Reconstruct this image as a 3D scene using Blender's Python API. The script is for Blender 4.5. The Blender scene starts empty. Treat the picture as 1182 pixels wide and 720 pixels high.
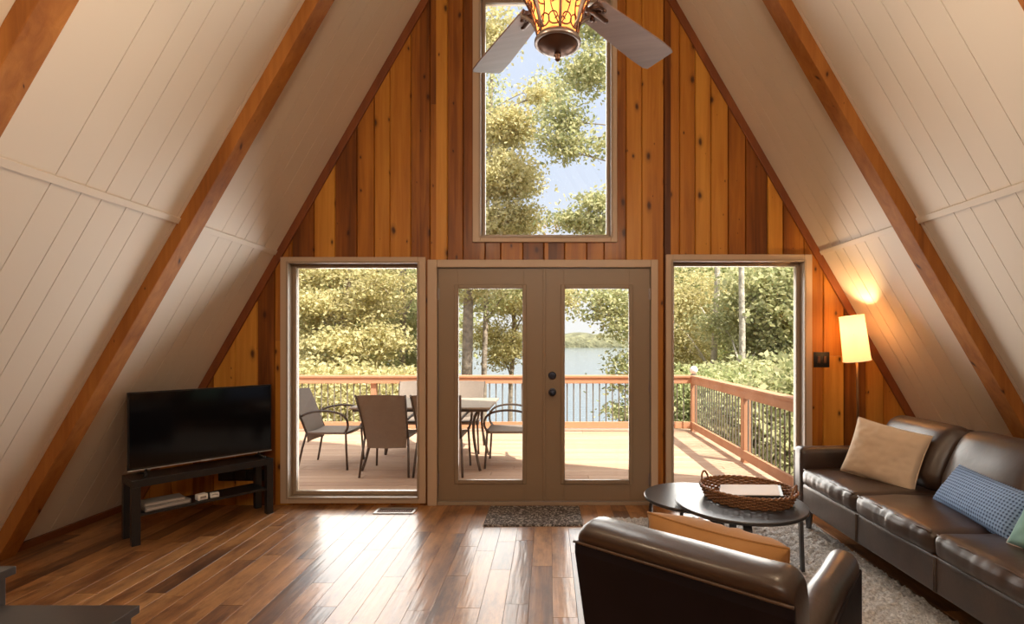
import bpy, bmesh, math, random
import numpy as np
from mathutils import Vector, Matrix, noise

random.seed(7)
SC = bpy.context.scene
COL = SC.collection
PI = math.pi
T = {}            # root -> world matrix

# ------------------------------------------------------------------ helpers
class MB:
    """collects verts / faces of one mesh"""
    def __init__(s):
        s.v = []; s.f = []
    def add(s, vs, fs, M=None):
        o = len(s.v)
        for p in vs:
            p = Vector(p)
            s.v.append(M @ p if M is not None else p)
        s.f += [tuple(i + o for i in f) for f in fs]
        return s
    def box(s, x0, y0, z0, x1, y1, z1, M=None):
        if x0 > x1: x0, x1 = x1, x0
        if y0 > y1: y0, y1 = y1, y0
        if z0 > z1: z0, z1 = z1, z0
        vs = [(x0,y0,z0),(x1,y0,z0),(x1,y1,z0),(x0,y1,z0),(x0,y0,z1),(x1,y0,z1),(x1,y1,z1),(x0,y1,z1)]
        return s.add(vs, [(0,3,2,1),(4,5,6,7),(0,1,5,4),(1,2,6,5),(2,3,7,6),(3,0,4,7)], M)
    def prism(s, poly, axis, a, b, M=None):
        """extrude a 2D polygon along axis ('x','y','z') between a and b"""
        n = len(poly)
        def P(u, v, w):
            return {'x': (w,u,v), 'y': (u,w,v), 'z': (u,v,w)}[axis]
        vs = [P(u,v,a) for u,v in poly] + [P(u,v,b) for u,v in poly]
        fs = [tuple(range(n)), tuple(range(2*n-1, n-1, -1))]
        fs += [(i, i+n, (i+1)%n+n, (i+1)%n) for i in range(n)]
        return s.add(vs, fs, M)
    def tube(s, pts, r, n=8, closed=False, caps=True, flat=1.0, M=None):
        pts = [Vector(p) for p in pts]
        m = len(pts)
        rs = r if isinstance(r, (list, tuple)) else [r]*m
        tang = []
        for i in range(m):
            if closed: t = pts[(i+1)%m] - pts[i-1]
            else: t = pts[min(i+1,m-1)] - pts[max(i-1,0)]
            tang.append(t.normalized() if t.length > 1e-9 else Vector((0,0,1)))
        t0 = tang[0]
        up = Vector((0,0,1)) if abs(t0.z) < .9 else Vector((1,0,0))
        nrm = (up - t0*up.dot(t0)).normalized()
        vs = []
        for i in range(m):
            t = tang[i]
            nrm = (nrm - t*nrm.dot(t))
            nrm = nrm.normalized() if nrm.length > 1e-6 else t.orthogonal().normalized()
            b = t.cross(nrm)
            for k in range(n):
                a = 2*PI*k/n
                vs.append(pts[i] + (nrm*math.cos(a)*flat + b*math.sin(a))*rs[i])
        fs = []
        for i in range(m if closed else m-1):
            j = (i+1) % m
            for k in range(n):
                fs.append((i*n+k, i*n+(k+1)%n, j*n+(k+1)%n, j*n+k))
        if caps and not closed:
            fs.append(tuple(range(n-1,-1,-1))); fs.append(tuple(range((m-1)*n, m*n)))
        return s.add(vs, fs, M)
    def lathe(s, prof, n=32, c=(0,0,0), sx=1, sy=1, M=None):
        vs = []; fs = []
        m = len(prof)
        for r, z in prof:
            r = max(r, 1e-4)
            for k in range(n):
                a = 2*PI*k/n
                vs.append((c[0]+sx*r*math.cos(a), c[1]+sy*r*math.sin(a), c[2]+z))
        for i in range(m-1):
            for k in range(n):
                fs.append((i*n+k, i*n+(k+1)%n, (i+1)*n+(k+1)%n, (i+1)*n+k))
        return s.add(vs, fs, M)
    def rbox(s, x0, y0, z0, x1, y1, z1, r, n=8, e=4, fn=None, M=None):
        """rounded box with a dense grid; fn(p, nrm, uvw) displaces"""
        c = Vector(((x0+x1)/2,(y0+y1)/2,(z0+z1)/2)); h = Vector(((x1-x0)/2,(y1-y0)/2,(z1-z0)/2))
        r = min(r, h.x*.99, h.y*.99, h.z*.99)
        def ticks(hh):
            a = [-hh + r*(1-math.cos(i/e*PI/2)) for i in range(e)]
            mid = [-hh + r + (2*hh-2*r)*i/n for i in range(n+1)]
            return a + mid + [-t for t in reversed(a)]
        tx, ty, tz = ticks(h.x), ticks(h.y), ticks(h.z)
        idx = {}
        vs = []
        def V(i,j,k):
            key = (i,j,k)
            if key in idx: return idx[key]
            p = Vector((tx[i],ty[j],tz[k]))
            q = Vector((max(-h.x+r,min(h.x-r,p.x)),max(-h.y+r,min(h.y-r,p.y)),max(-h.z+r,min(h.z-r,p.z))))
            d = p-q
            nn = d.normalized() if d.length > 1e-9 else Vector((0,0,0))
            o = q + nn*r
            if fn: o = fn(o, nn, Vector((o.x/h.x,o.y/h.y,o.z/h.z)), h)
            idx[key] = len(vs); vs.append(o + c); return idx[key]
        X,Y,Z = len(tx)-1,len(ty)-1,len(tz)-1
        fs = []
        for i in range(X):
            for j in range(Y):
                fs.append((V(i,j,0),V(i,j+1,0),V(i+1,j+1,0),V(i+1,j,0)))
                fs.append((V(i,j,Z),V(i+1,j,Z),V(i+1,j+1,Z),V(i,j+1,Z)))
        for i in range(X):
            for k in range(Z):
                fs.append((V(i,0,k),V(i+1,0,k),V(i+1,0,k+1),V(i,0,k+1)))
                fs.append((V(i,Y,k),V(i,Y,k+1),V(i+1,Y,k+1),V(i+1,Y,k)))
        for j in range(Y):
            for k in range(Z):
                fs.append((V(0,j,k),V(0,j,k+1),V(0,j+1,k+1),V(0,j+1,k)))
                fs.append((V(X,j,k),V(X,j+1,k),V(X,j+1,k+1),V(X,j,k+1)))
        return s.add(vs, fs, M)
    def build(s, name, mat, parent=None, smooth=False, bevel=0, seg=2, local=True, angle=None):
        vs = s.v
        if parent is not None and not local:
            Mi = T[parent].inverted()
            vs = [Mi @ p for p in vs]
        me = bpy.data.meshes.new(name)
        me.from_pydata([tuple(p) for p in vs], [], s.f)
        me.update()
        bm = bmesh.new(); bm.from_mesh(me)
        bmesh.ops.recalc_face_normals(bm, faces=bm.faces)
        bm.to_mesh(me); bm.free()
        if smooth:
            me.polygons.foreach_set('use_smooth', [True]*len(me.polygons))
            if angle:
                me.set_sharp_from_angle(angle=math.radians(angle))
        me.materials.append(mat)
        o = bpy.data.objects.new(name, me); COL.objects.link(o)
        if parent is not None:
            o.parent = parent
            T[o] = T[parent].copy()
        else: T[o] = Matrix()
        if bevel:
            b = o.modifiers.new('edge', 'BEVEL'); b.width = bevel; b.segments = seg
            b.limit_method = 'ANGLE'; b.angle_limit = math.radians(40)
        return o

def tag(o, label=None, cat=None, group=None, kind=None):
    if label: o['label'] = label
    if cat: o['category'] = cat
    if group: o['group'] = group
    if kind: o['kind'] = kind
    return o

def thing(name, label, cat, loc=(0,0,0), rz=0, group=None, kind=None):
    o = bpy.data.objects.new(name, None); COL.objects.link(o)
    o.location = loc; o.rotation_euler = (0,0,rz); o.empty_display_size = .1
    T[o] = Matrix.Translation(loc) @ Matrix.Rotation(rz, 4, 'Z')
    return tag(o, label, cat, group, kind)

def copy_tree(o, parent=None):
    c = o.copy(); COL.objects.link(c)
    if parent is not None: c.parent = parent
    for ch in list(o.children): copy_tree(ch, c)
    return c

def arc(fn, n): return [fn(i/n) for i in range(n+1)]

def bez(p0, p1, p2, p3, n=12):
    p0,p1,p2,p3 = map(Vector,(p0,p1,p2,p3)); o=[]
    for i in range(n+1):
        t=i/n; u=1-t
        o.append(p0*u**3+p1*3*u*u*t+p2*3*u*t*t+p3*t**3)
    return o

# ------------------------------------------------------------------ materials
def nt(name):
    m = bpy.data.materials.new(name); m.use_nodes = True
    t = m.node_tree; t.nodes.clear()
    out = t.nodes.new('ShaderNodeOutputMaterial')
    return m, t, out
def N(t, typ, **kw):
    n = t.nodes.new(typ)
    for k, v in kw.items():
        if k in n.inputs: n.inputs[k].default_value = v
        else: setattr(n, k, v)
    return n
def L(t, a, b): t.links.new(a, b)
def c4(c): return (c[0], c[1], c[2], 1)
def ramp(t, stops, interp='LINEAR'):
    r = t.nodes.new('ShaderNodeValToRGB'); e = r.color_ramp; e.interpolation = interp
    while len(e.elements) < len(stops): e.elements.new(.5)
    for el, (p, c) in zip(e.elements, stops):
        el.position = p; el.color = c4(c)
    return r
def bsdf(t, out, **kw):
    b = t.nodes.new('ShaderNodeBsdfPrincipled')
    for k, v in kw.items(): b.inputs[k].default_value = v
    L(t, b.outputs[0], out.inputs[0]); return b
def bump(t, src, b, strength=.3, dist=.01):
    n = N(t, 'ShaderNodeBump'); n.inputs['Strength'].default_value = strength
    n.inputs['Distance'].default_value = dist
    L(t, src, n.inputs['Height']); L(t, n.outputs[0], b.inputs['Normal']); return n
def coords(t, scale=(1,1,1), kind='Object', rot=(0,0,0), loc=(0,0,0)):
    tc = t.nodes.new('ShaderNodeTexCoord'); mp = t.nodes.new('ShaderNodeMapping')
    mp.inputs['Scale'].default_value = scale; mp.inputs['Rotation'].default_value = rot
    mp.inputs['Location'].default_value = loc
    L(t, tc.outputs[kind], mp.inputs[0]); return mp.outputs[0]
def mixc(t, a, b, fac, mode='MIX'):
    m = t.nodes.new('ShaderNodeMix'); m.data_type = 'RGBA'; m.blend_type = mode
    for s, v in ((6, a), (7, b)):
        if isinstance(v, tuple): m.inputs[s].default_value = c4(v)
        else: L(t, v, m.inputs[s])
    if isinstance(fac, (int, float)): m.inputs[0].default_value = fac
    else: L(t, fac, m.inputs[0])
    return m.outputs[2]

def plain(name, col, rough=.5, metal=0, spec=.5, nscale=0, nstr=.1, ndist=.004, var=.0, sheen=0):
    m, t, out = nt(name)
    b = bsdf(t, out, **{'Base Color': c4(col), 'Roughness': rough, 'Metallic': metal, 'Specular IOR Level': spec})
    if sheen: b.inputs['Sheen Weight'].default_value = sheen
    if nscale:
        n = N(t, 'ShaderNodeTexNoise', Scale=nscale, Detail=4.0); L(t, coords(t), n.inputs['Vector'])
        bump(t, n.outputs[0], b, nstr, ndist)
        if var:
            r = ramp(t, [(.3, tuple(x*(1-var) for x in col)), (.7, tuple(min(1,x*(1+var)) for x in col))])
            L(t, n.outputs[0], r.inputs[0]); L(t, r.outputs[0], b.inputs['Base Color'])
    return m

def wood(name, stops, axis='z', rough=.35, coat=.0, knots=0, knotcol=(.06,.02,.008), grain=1.0, bstr=.15, spec=.5, coat_ior=1.5, coat_rough=.15, wave=0, isl=.75, blotch=0):
    """board wood: colour per board (island), grain along axis, optional knots"""
    m, t, out = nt(name)
    b = bsdf(t, out, Roughness=rough)
    b.inputs['Specular IOR Level'].default_value = spec
    b.inputs['Coat Weight'].default_value = coat; b.inputs['Coat IOR'].default_value = coat_ior
    b.inputs['Coat Roughness'].default_value = coat_rough
    sc = {'x': (1.2,22,22), 'y': (22,1.2,22), 'z': (22,22,1.2)}[axis]
    geo = t.nodes.new('ShaderNodeNewGeometry')
    tc = t.nodes.new('ShaderNodeTexCoord')
    # shift the pattern on each board
    mul = N(t, 'ShaderNodeMath', operation='MULTIPLY'); mul.inputs[1].default_value = 37.0
    L(t, geo.outputs['Random Per Island'], mul.inputs[0])
    add = N(t, 'ShaderNodeVectorMath', operation='ADD'); L(t, tc.outputs['Object'], add.inputs[0]); L(t, mul.outputs[0], add.inputs[1])
    mp = t.nodes.new('ShaderNodeMapping'); mp.inputs['Scale'].default_value = tuple(s*grain for s in sc); L(t, add.outputs[0], mp.inputs[0])
    n = N(t, 'ShaderNodeTexNoise', Scale=1.0, Detail=6.0, Roughness=.6, Distortion=.6); L(t, mp.outputs[0], n.inputs['Vector'])
    n2 = N(t, 'ShaderNodeTexNoise', Scale=.22, Detail=3.0); L(t, mp.outputs[0], n2.inputs['Vector'])
    # factor = island*isl + noise
    f1 = N(t, 'ShaderNodeMath', operation='MULTIPLY_ADD'); L(t, geo.outputs['Random Per Island'], f1.inputs[0]); f1.inputs[1].default_value = isl
    s2 = N(t, 'ShaderNodeMath', operation='MULTIPLY_ADD'); L(t, n.outputs[0], s2.inputs[0]); s2.inputs[1].default_value = .7; s2.inputs[2].default_value = -.35
    s3 = N(t, 'ShaderNodeMath', operation='MULTIPLY_ADD'); L(t, n2.outputs[0], s3.inputs[0]); s3.inputs[1].default_value = 1.0; s3.inputs[2].default_value = -.5 + (1-isl)/2
    ad = N(t, 'ShaderNodeMath', operation='ADD'); L(t, s2.outputs[0], ad.inputs[0]); L(t, s3.outputs[0], ad.inputs[1])
    L(t, ad.outputs[0], f1.inputs[2])
    r = ramp(t, stops); L(t, f1.outputs[0], r.inputs[0])
    col = r.outputs[0]
    if knots:
        ks = {'x': (1.6,6,6), 'y': (6,1.6,6), 'z': (6.5,6.5,2.2)}[axis]
        sx = t.nodes.new('ShaderNodeSeparateXYZ'); L(t, tc.outputs['Object'], sx.inputs[0])
        order = {'x': (1,2,0), 'y': (0,2,1), 'z': (0,1,2)}[axis]
        su = N(t, 'ShaderNodeMath', operation='ADD'); L(t, sx.outputs[order[0]], su.inputs[0]); L(t, sx.outputs[order[1]], su.inputs[1])
        cu = t.nodes.new('ShaderNodeCombineXYZ'); L(t, su.outputs[0], cu.inputs[0]); L(t, sx.outputs[order[2]], cu.inputs[1])
        ca = N(t, 'ShaderNodeVectorMath', operation='ADD'); L(t, cu.outputs[0], ca.inputs[0]); L(t, mul.outputs[0], ca.inputs[1])
        km = t.nodes.new('ShaderNodeMapping'); km.inputs['Scale'].default_value = (6.0, 3.0, 1); L(t, ca.outputs[0], km.inputs[0])
        nz = N(t, 'ShaderNodeTexNoise', Scale=3.0); L(t, km.outputs[0], nz.inputs['Vector'])
        off = mixc(t, km.outputs[0], nz.outputs[1], .10)
        vo = N(t, 'ShaderNodeTexVoronoi', Scale=1.0, voronoi_dimensions='2D'); L(t, off, vo.inputs['Vector'])
        kr = ramp(t, [(0,(1,1,1)), (.045*knots,(.85,.85,.85)), (.09*knots,(.25,.25,.25)), (.17*knots,(0,0,0))]); 
        cs = t.nodes.new('ShaderNodeSeparateColor'); L(t, vo.outputs['Color'], cs.inputs[0])
        pw = N(t, 'ShaderNodeMath', operation='POWER'); L(t, cs.outputs[0], pw.inputs[0]); pw.inputs[1].default_value = 2.2
        sz = N(t, 'ShaderNodeMath', operation='MULTIPLY_ADD'); L(t, pw.outputs[0], sz.inputs[0]); sz.inputs[1].default_value = 1.25; sz.inputs[2].default_value = .12
        dv = N(t, 'ShaderNodeMath', operation='DIVIDE'); L(t, vo.outputs['Distance'], dv.inputs[0]); L(t, sz.outputs[0], dv.inputs[1])
        L(t, dv.outputs[0], kr.inputs[0])
        col = mixc(t, col, knotcol, kr.outputs[0])
    if blotch:
        bn = N(t, 'ShaderNodeTexNoise', Scale=1.0, Detail=5.0, Roughness=.65)
        bm_ = t.nodes.new('ShaderNodeMapping'); bm_.inputs['Scale'].default_value = (9,3.2,1); L(t, add.outputs[0], bm_.inputs[0]); L(t, bm_.outputs[0], bn.inputs['Vector'])
        br_ = ramp(t, [(.36,(.38,.30,.26)),(.5,(.85,.82,.8)),(.62,(1.1,1.08,1.05))]); L(t, bn.outputs[0], br_.inputs[0])
        col = mixc(t, col, br_.outputs[0], blotch, 'MULTIPLY')
    L(t, col, b.inputs['Base Color'])
    h = n.outputs[0]
    if wave:
        w = N(t, 'ShaderNodeTexNoise', Scale=1.0, Detail=2.0)
        wm = t.nodes.new('ShaderNodeMapping'); wm.inputs['Scale'].default_value = {'y': (26,2.2,1), 'x': (2,20,1), 'z': (20,20,2)}[axis]
        L(t, add.outputs[0], wm.inputs[0]); L(t, wm.outputs[0], w.inputs['Vector'])
        hm = N(t, 'ShaderNodeMath', operation='MULTIPLY_ADD'); L(t, w.outputs[0], hm.inputs[0]); hm.inputs[1].default_value = wave; L(t, n.outputs[0], hm.inputs[2])
        h = hm.outputs[0]
    nb = bump(t, h, b, bstr, .004)
    if coat: L(t, nb.outputs[0], b.inputs['Coat Normal'])
    return m

M = {}
M['pine'] = wood('knotty_pine', [(0,(.085,.024,.005)),(.3,(.24,.075,.011)),(.6,(.44,.165,.022)),(1,(.64,.30,.05))], 'z', .42, .08, knots=1.0, knotcol=(.05,.014,.005), isl=.72, spec=.3)
M['floor'] = wood('hardwood', [(0,(.06,.024,.010)),(.25,(.17,.072,.026)),(.5,(.36,.165,.058)),(.75,(.46,.23,.085)),(1,(.54,.29,.12))], 'y', .45, .5, knots=0, knotcol=(.03,.012,.006), coat_ior=1.6, coat_rough=.14, wave=1.2, bstr=.35, isl=.55, blotch=.85)
M['deck'] = wood('deck_boards', [(0,(.40,.235,.155)),(.5,(.50,.315,.21)),(1,(.60,.40,.275))], 'x', .7, isl=.5, bstr=.2)
M['rail'] = wood('rail_wood', [(0,(.42,.19,.10)),(.5,(.54,.27,.15)),(1,(.64,.35,.21))], 'x', .65, isl=.2, bstr=.2)
M['railpost'] = wood('rail_post_wood', [(0,(.42,.19,.10)),(.5,(.54,.27,.15)),(1,(.64,.35,.21))], 'z', .65, isl=.2, bstr=.2)
M['beam'] = wood('rough_beam', [(0,(.14,.045,.010)),(.35,(.31,.11,.022)),(.7,(.45,.18,.04)),(1,(.58,.26,.07))], 'z', .65, spec=.25, knots=.6, knotcol=(.05,.014,.005), bstr=.7, isl=.15)
M['gtrim'] = wood('gable_trim', [(0,(.12,.03,.008)),(.5,(.22,.06,.013)),(1,(.33,.105,.022))], 'z', .45, isl=.2)
M['base'] = wood('baseboard_wood', [(0,(.09,.028,.01)),(.5,(.15,.045,.014)),(1,(.24,.085,.03))], 'y', .45, isl=.2)
M['blade'] = wood('fan_blade_wood', [(0,(.12,.072,.06)),(.5,(.24,.155,.13)),(1,(.36,.25,.21))], 'x', .45, isl=.05, grain=.9)
M['roof'] = plain('cream_paint', (.78,.71,.62), .55, nscale=60, nstr=.06)
M['roofout'] = plain('roof_shingle', (.12,.1,.09), .9)
M['casing'] = plain('tan_paint', (.52,.385,.27), .42, nscale=30, nstr=.04)
M['door'] = plain('taupe_paint', (.27,.19,.12), .4, nscale=30, nstr=.04)
M['jamb'] = plain('vinyl_sash', (.36,.27,.19), .4)
M['black'] = plain('black_laminate', (.016,.016,.018), .32, nscale=200, nstr=.03)
M['blackwood'] = plain('black_stained_wood', (.03,.028,.03), .3, 0, .8, nscale=90, nstr=.05)
M['tv'] = plain('tv_plastic', (.01,.01,.011), .28)
M['screen'] = plain('tv_screen', (.004,.004,.005), .09, spec=.45)
M['silver'] = plain('silver_plastic', (.55,.55,.55), .35, metal=.6)
M['whitep'] = plain('white_plastic', (.85,.84,.82), .4)
M['graybook'] = plain('grey_case', (.28,.27,.26), .4)
M['bronze'] = plain('bronze_metal', (.13,.07,.05), .38, metal=.8, nscale=60, nstr=.1)
M['pewter'] = plain('pewter_metal', (.34,.29,.27), .35, metal=.85)
M['knob'] = plain('dark_knob', (.05,.06,.09), .3, metal=.85)
M['iron'] = plain('baluster_metal', (.17,.15,.125), .45)
M['patio_metal'] = plain('patio_metal', (.10,.075,.06), .42, metal=.5)
M['lampmetal'] = plain('lamp_metal', (.20,.11,.05), .4, metal=.8)
M['paper'] = plain('paper', (.80,.73,.69), .7)
M['bark'] = plain('bark', (.30,.24,.19), .9, nscale=9, nstr=.9, ndist=.05, var=.35)
M['palebark'] = plain('pale_bark', (.52,.46,.38), .9, nscale=9, nstr=.8, ndist=.05, var=.3)
M['mat'] = None

# leather
def leather(name, dark, light, rough=.34, spec=.7, wr=.16, coat=.45):
    m, t, out = nt(name)
    b = bsdf(t, out, Roughness=rough); b.inputs['Specular IOR Level'].default_value = spec
    v = coords(t)
    n = N(t, 'ShaderNodeTexNoise', Scale=5.0, Detail=5.0); L(t, v, n.inputs['Vector'])
    r = ramp(t, [(.3, dark), (.75, light)]); L(t, n.outputs[0], r.inputs[0]); L(t, r.outputs[0], b.inputs['Base Color'])
    g = N(t, 'ShaderNodeTexVoronoi', Scale=260.0); L(t, v, g.inputs['Vector'])
    w = N(t, 'ShaderNodeTexNoise', Scale=14.0, Detail=4.0, Distortion=1.2); L(t, v, w.inputs['Vector'])
    a = N(t, 'ShaderNodeMath', operation='MULTIPLY_ADD'); L(t, g.outputs['Distance'], a.inputs[0]); a.inputs[1].default_value = .05; L(t, w.outputs[0], a.inputs[2])
    bump(t, a.outputs[0], b, wr, .008)
    b.inputs['Coat Weight'].default_value = coat; b.inputs['Coat Roughness'].default_value = .22
    return m
M['leather'] = leather('brown_leather', (.024,.012,.008), (.062,.032,.019), rough=.42, spec=.7)
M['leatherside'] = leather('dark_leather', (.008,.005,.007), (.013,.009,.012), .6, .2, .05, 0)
M['piping'] = plain('leather_piping', (.09,.055,.035), .4)

def fabric(name, col, col2=None, scale=380, bs=.25, rough=.85):
    m, t, out = nt(name)
    b = bsdf(t, out, Roughness=rough); b.inputs['Sheen Weight'].default_value = .15
    v = coords(t)
    n = N(t, 'ShaderNodeTexNoise', Scale=6.0, Detail=4.0); L(t, v, n.inputs['Vector'])
    c2 = col2 or tuple(x*.8 for x in col)
    r = ramp(t, [(.3, c2), (.7, col)]); L(t, n.outputs[0], r.inputs[0]); L(t, r.outputs[0], b.inputs['Base Color'])
    w = N(t, 'ShaderNodeTexVoronoi', Scale=float(scale)); L(t, v, w.inputs['Vector'])
    bump(t, w.outputs['Distance'], b, bs, .002)
    return m
M['beige'] = fabric('beige_linen', (.74,.58,.42), (.66,.50,.35))
M['mustard'] = fabric('mustard_cotton', (.42,.205,.065), (.34,.16,.045))
M['teal'] = fabric('teal_cotton', (.30,.56,.55), (.24,.48,.47))

def blue_weave():
    m, t, out = nt('blue_weave')
    b = bsdf(t, out, Roughness=.8)
    v = coords(t, (84,84,84), rot=(0,0,0))
    # diamond lattice in the cushion's own plane (u = x, v = y)
    sep = t.nodes.new('ShaderNodeSeparateXYZ'); L(t, v, sep.inputs[0])
    def trig(op, a, bb):
        s = N(t, 'ShaderNodeMath', operation=op); L(t, a, s.inputs[0]); L(t, bb, s.inputs[1])
        k = N(t, 'ShaderNodeMath', operation='MULTIPLY'); L(t, s.outputs[0], k.inputs[0]); k.inputs[1].default_value = 2.2
        q = N(t, 'ShaderNodeMath', operation='SINE'); L(t, k.outputs[0], q.inputs[0]); return q.outputs[0]
    p1 = trig('ADD', sep.outputs[0], sep.outputs[1]); p2 = trig('SUBTRACT', sep.outputs[0], sep.outputs[1])
    mx = N(t, 'ShaderNodeMath', operation='MULTIPLY'); L(t, p1, mx.inputs[0]); L(t, p2, mx.inputs[1])
    r = ramp(t, [(.25,(.30,.46,.74)),(.60,(.20,.34,.62)),(.85,(.03,.06,.16))])
    ma = N(t, 'ShaderNodeMath', operation='MULTIPLY_ADD'); L(t, mx.outputs[0], ma.inputs[0]); ma.inputs[1].default_value = .5; ma.inputs[2].default_value = .5
    L(t, ma.outputs[0], r.inputs[0]); L(t, r.outputs[0], b.inputs['Base Color'])
    bump(t, ma.outputs[0], b, .4, .004)
    return m
M['blue'] = blue_weave()

def wicker(name, cols, sc=(160,160,90), bs=.6):
    m, t, out = nt(name)
    b = bsdf(t, out, Roughness=.55)
    v = coords(t, sc)
    n = N(t, 'ShaderNodeTexNoise', Scale=1.0, Detail=3.0); L(t, v, n.inputs['Vector'])
    r = ramp(t, [(.3, cols[0]), (.5, cols[1]), (.75, cols[2])]); L(t, n.outputs[0], r.inputs[0]); L(t, r.outputs[0], b.inputs['Base Color'])
    bump(t, n.outputs[0], b, bs, .004)
    return m
M['basket'] = wicker('basket_wicker', [(.10,.035,.014),(.27,.12,.05),(.46,.25,.12)])
M['sling'] = wicker('patio_wicker', [(.15,.11,.085),(.24,.185,.15),(.34,.275,.22)], (220,220,120), .3)

def shag(name, a, b_, scale=120):
    m, t, out = nt(name)
    b = bsdf(t, out, Roughness=.95); b.inputs['Sheen Weight'].default_value = .2
    n = N(t, 'ShaderNodeTexNoise', Scale=float(scale), Detail=3.0); L(t, coords(t), n.inputs['Vector'])
    r = ramp(t, [(.3, a), (.7, b_)]); L(t, n.outputs[0], r.inputs[0]); L(t, r.outputs[0], b.inputs['Base Color'])
    bump(t, n.outputs[0], b, .6, .01)
    return m
M['rug'] = shag('shag_wool', (.27,.26,.255), (.78,.76,.75), 70)

def doormat():
    m, t, out = nt('mat_pile')
    b = bsdf(t, out, Roughness=.95)
    v = coords(t, (1,1,1))
    w = N(t, 'ShaderNodeTexNoise', Scale=8.0, Detail=2.0, Distortion=2.5); L(t, v, w.inputs['Vector'])
    vo = N(t, 'ShaderNodeTexVoronoi', Scale=26.0, feature='DISTANCE_TO_EDGE'); L(t, mixc(t, v, w.outputs[1], .12), vo.inputs['Vector'])
    r = ramp(t, [(.0,(.06,.053,.05)),(.10,(.11,.095,.09)),(.22,(.44,.41,.40)),(.5,(.52,.49,.47))]); L(t, vo.outputs['Distance'], r.inputs[0])
    n = N(t, 'ShaderNodeTexNoise', Scale=300.0); L(t, v, n.inputs['Vector'])
    L(t, mixc(t, r.outputs[0], n.outputs[0], .15, 'MULTIPLY'), b.inputs['Base Color'])
    bump(t, vo.outputs['Distance'], b, .6, .01)
    return m
M['mat'] = doormat()

def glassmat():
    m, t, out = nt('window_glass')
    tr = N(t, 'ShaderNodeBsdfTransparent'); tr.inputs[0].default_value = (.97,.98,.97,1)
    gl = N(t, 'ShaderNodeBsdfGlossy'); gl.inputs['Roughness'].default_value = .0
    fr = N(t, 'ShaderNodeFresnel', IOR=1.4)
    mx = N(t, 'ShaderNodeMixShader'); L(t, fr.outputs[0], mx.inputs[0]); L(t, tr.outputs[0], mx.inputs[1]); L(t, gl.outputs[0], mx.inputs[2])
    L(t, mx.outputs[0], out.inputs[0]); return m
M['glass'] = glassmat()

def shade(name, col, emit, es):
    m, t, out = nt(name)
    d = N(t, 'ShaderNodeBsdfDiffuse'); d.inputs[0].default_value = c4(col)
    tl = N(t, 'ShaderNodeBsdfTranslucent'); tl.inputs[0].default_value = c4(col)
    mx = N(t, 'ShaderNodeMixShader'); mx.inputs[0].default_value = .6
    L(t, d.outputs[0], mx.inputs[1]); L(t, tl.outputs[0], mx.inputs[2])
    em = N(t, 'ShaderNodeEmission'); em.inputs[0].default_value = c4(emit); em.inputs[1].default_value = es
    ad = N(t, 'ShaderNodeAddShader'); L(t, mx.outputs[0], ad.inputs[0]); L(t, em.outputs[0], ad.inputs[1])
    L(t, ad.outputs[0], out.inputs[0]); return m
M['lampshade'] = shade('lamp_fabric', (.75,.6,.42), (1,.62,.30), .35)
M['amber'] = shade('amber_glass', (.62,.25,.09), (1,.33,.10), .30)
def emis(name, c, s):
    m, t, out = nt(name); e = N(t, 'ShaderNodeEmission'); e.inputs[0].default_value = c4(c); e.inputs[1].default_value = s
    L(t, e.outputs[0], out.inputs[0]); return m
M['bulb'] = emis('bulb_glow', (1,.58,.26), 3)

def leafmat(name, cols, trans=.45):
    m, t, out = nt(name)
    g = t.nodes.new('ShaderNodeNewGeometry')
    r = ramp(t, [(i/(len(cols)-1), c) for i, c in enumerate(cols)]); L(t, g.outputs['Random Per Island'], r.inputs[0])
    d = N(t, 'ShaderNodeBsdfDiffuse'); L(t, r.outputs[0], d.inputs[0])
    tl = N(t, 'ShaderNodeBsdfTranslucent'); L(t, r.outputs[0], tl.inputs[0])
    mx = N(t, 'ShaderNodeMixShader'); mx.inputs[0].default_value = trans
    L(t, d.outputs[0], mx.inputs[1]); L(t, tl.outputs[0], mx.inputs[2]); L(t, mx.outputs[0], out.inputs[0]); return m
M['leaf_y'] = leafmat('yellow_leaves', [(.42,.39,.18),(.64,.57,.30),(.80,.71,.42),(.54,.51,.26)])
M['leaf_g'] = leafmat('green_leaves', [(.30,.33,.16),(.48,.49,.26),(.68,.64,.37),(.56,.55,.31)])
M['leaf_d'] = leafmat('deep_leaves', [(.30,.34,.16),(.45,.49,.24),(.64,.63,.35),(.54,.55,.28)])
M['ground'] = plain('forest_floor', (.16,.14,.07), .95, nscale=3, nstr=.6, ndist=.1, var=.4)
M['far'] = plain('far_forest', (.17,.165,.095), .95, nscale=.08, nstr=1, ndist=8, var=.45)
def water():
    m, t, out = nt('lake_water')
    b = bsdf(t, out, **{'Base Color': (.16,.20,.23,1), 'Roughness': .12}); b.inputs['IOR'].default_value = 1.33
    n = N(t, 'ShaderNodeTexNoise', Scale=.5, Detail=4.0); L(t, coords(t, (.6,2,1)), n.inputs['Vector']); bump(t, n.outputs[0], b, .25, .3)
    return m
M['water'] = water()

# ------------------------------------------------------------------ dimensions
YW = 4.48            # inner face of gable wall
YR = -4.6            # rear
APEX, SL = 6.25, 1.74
HALF = APEX/SL
def roofx(z): return (APEX - z)/SL
def wx(px): return (px-633)/133.93
def wz(py): return 1.395-(py-396)/133.93

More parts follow.
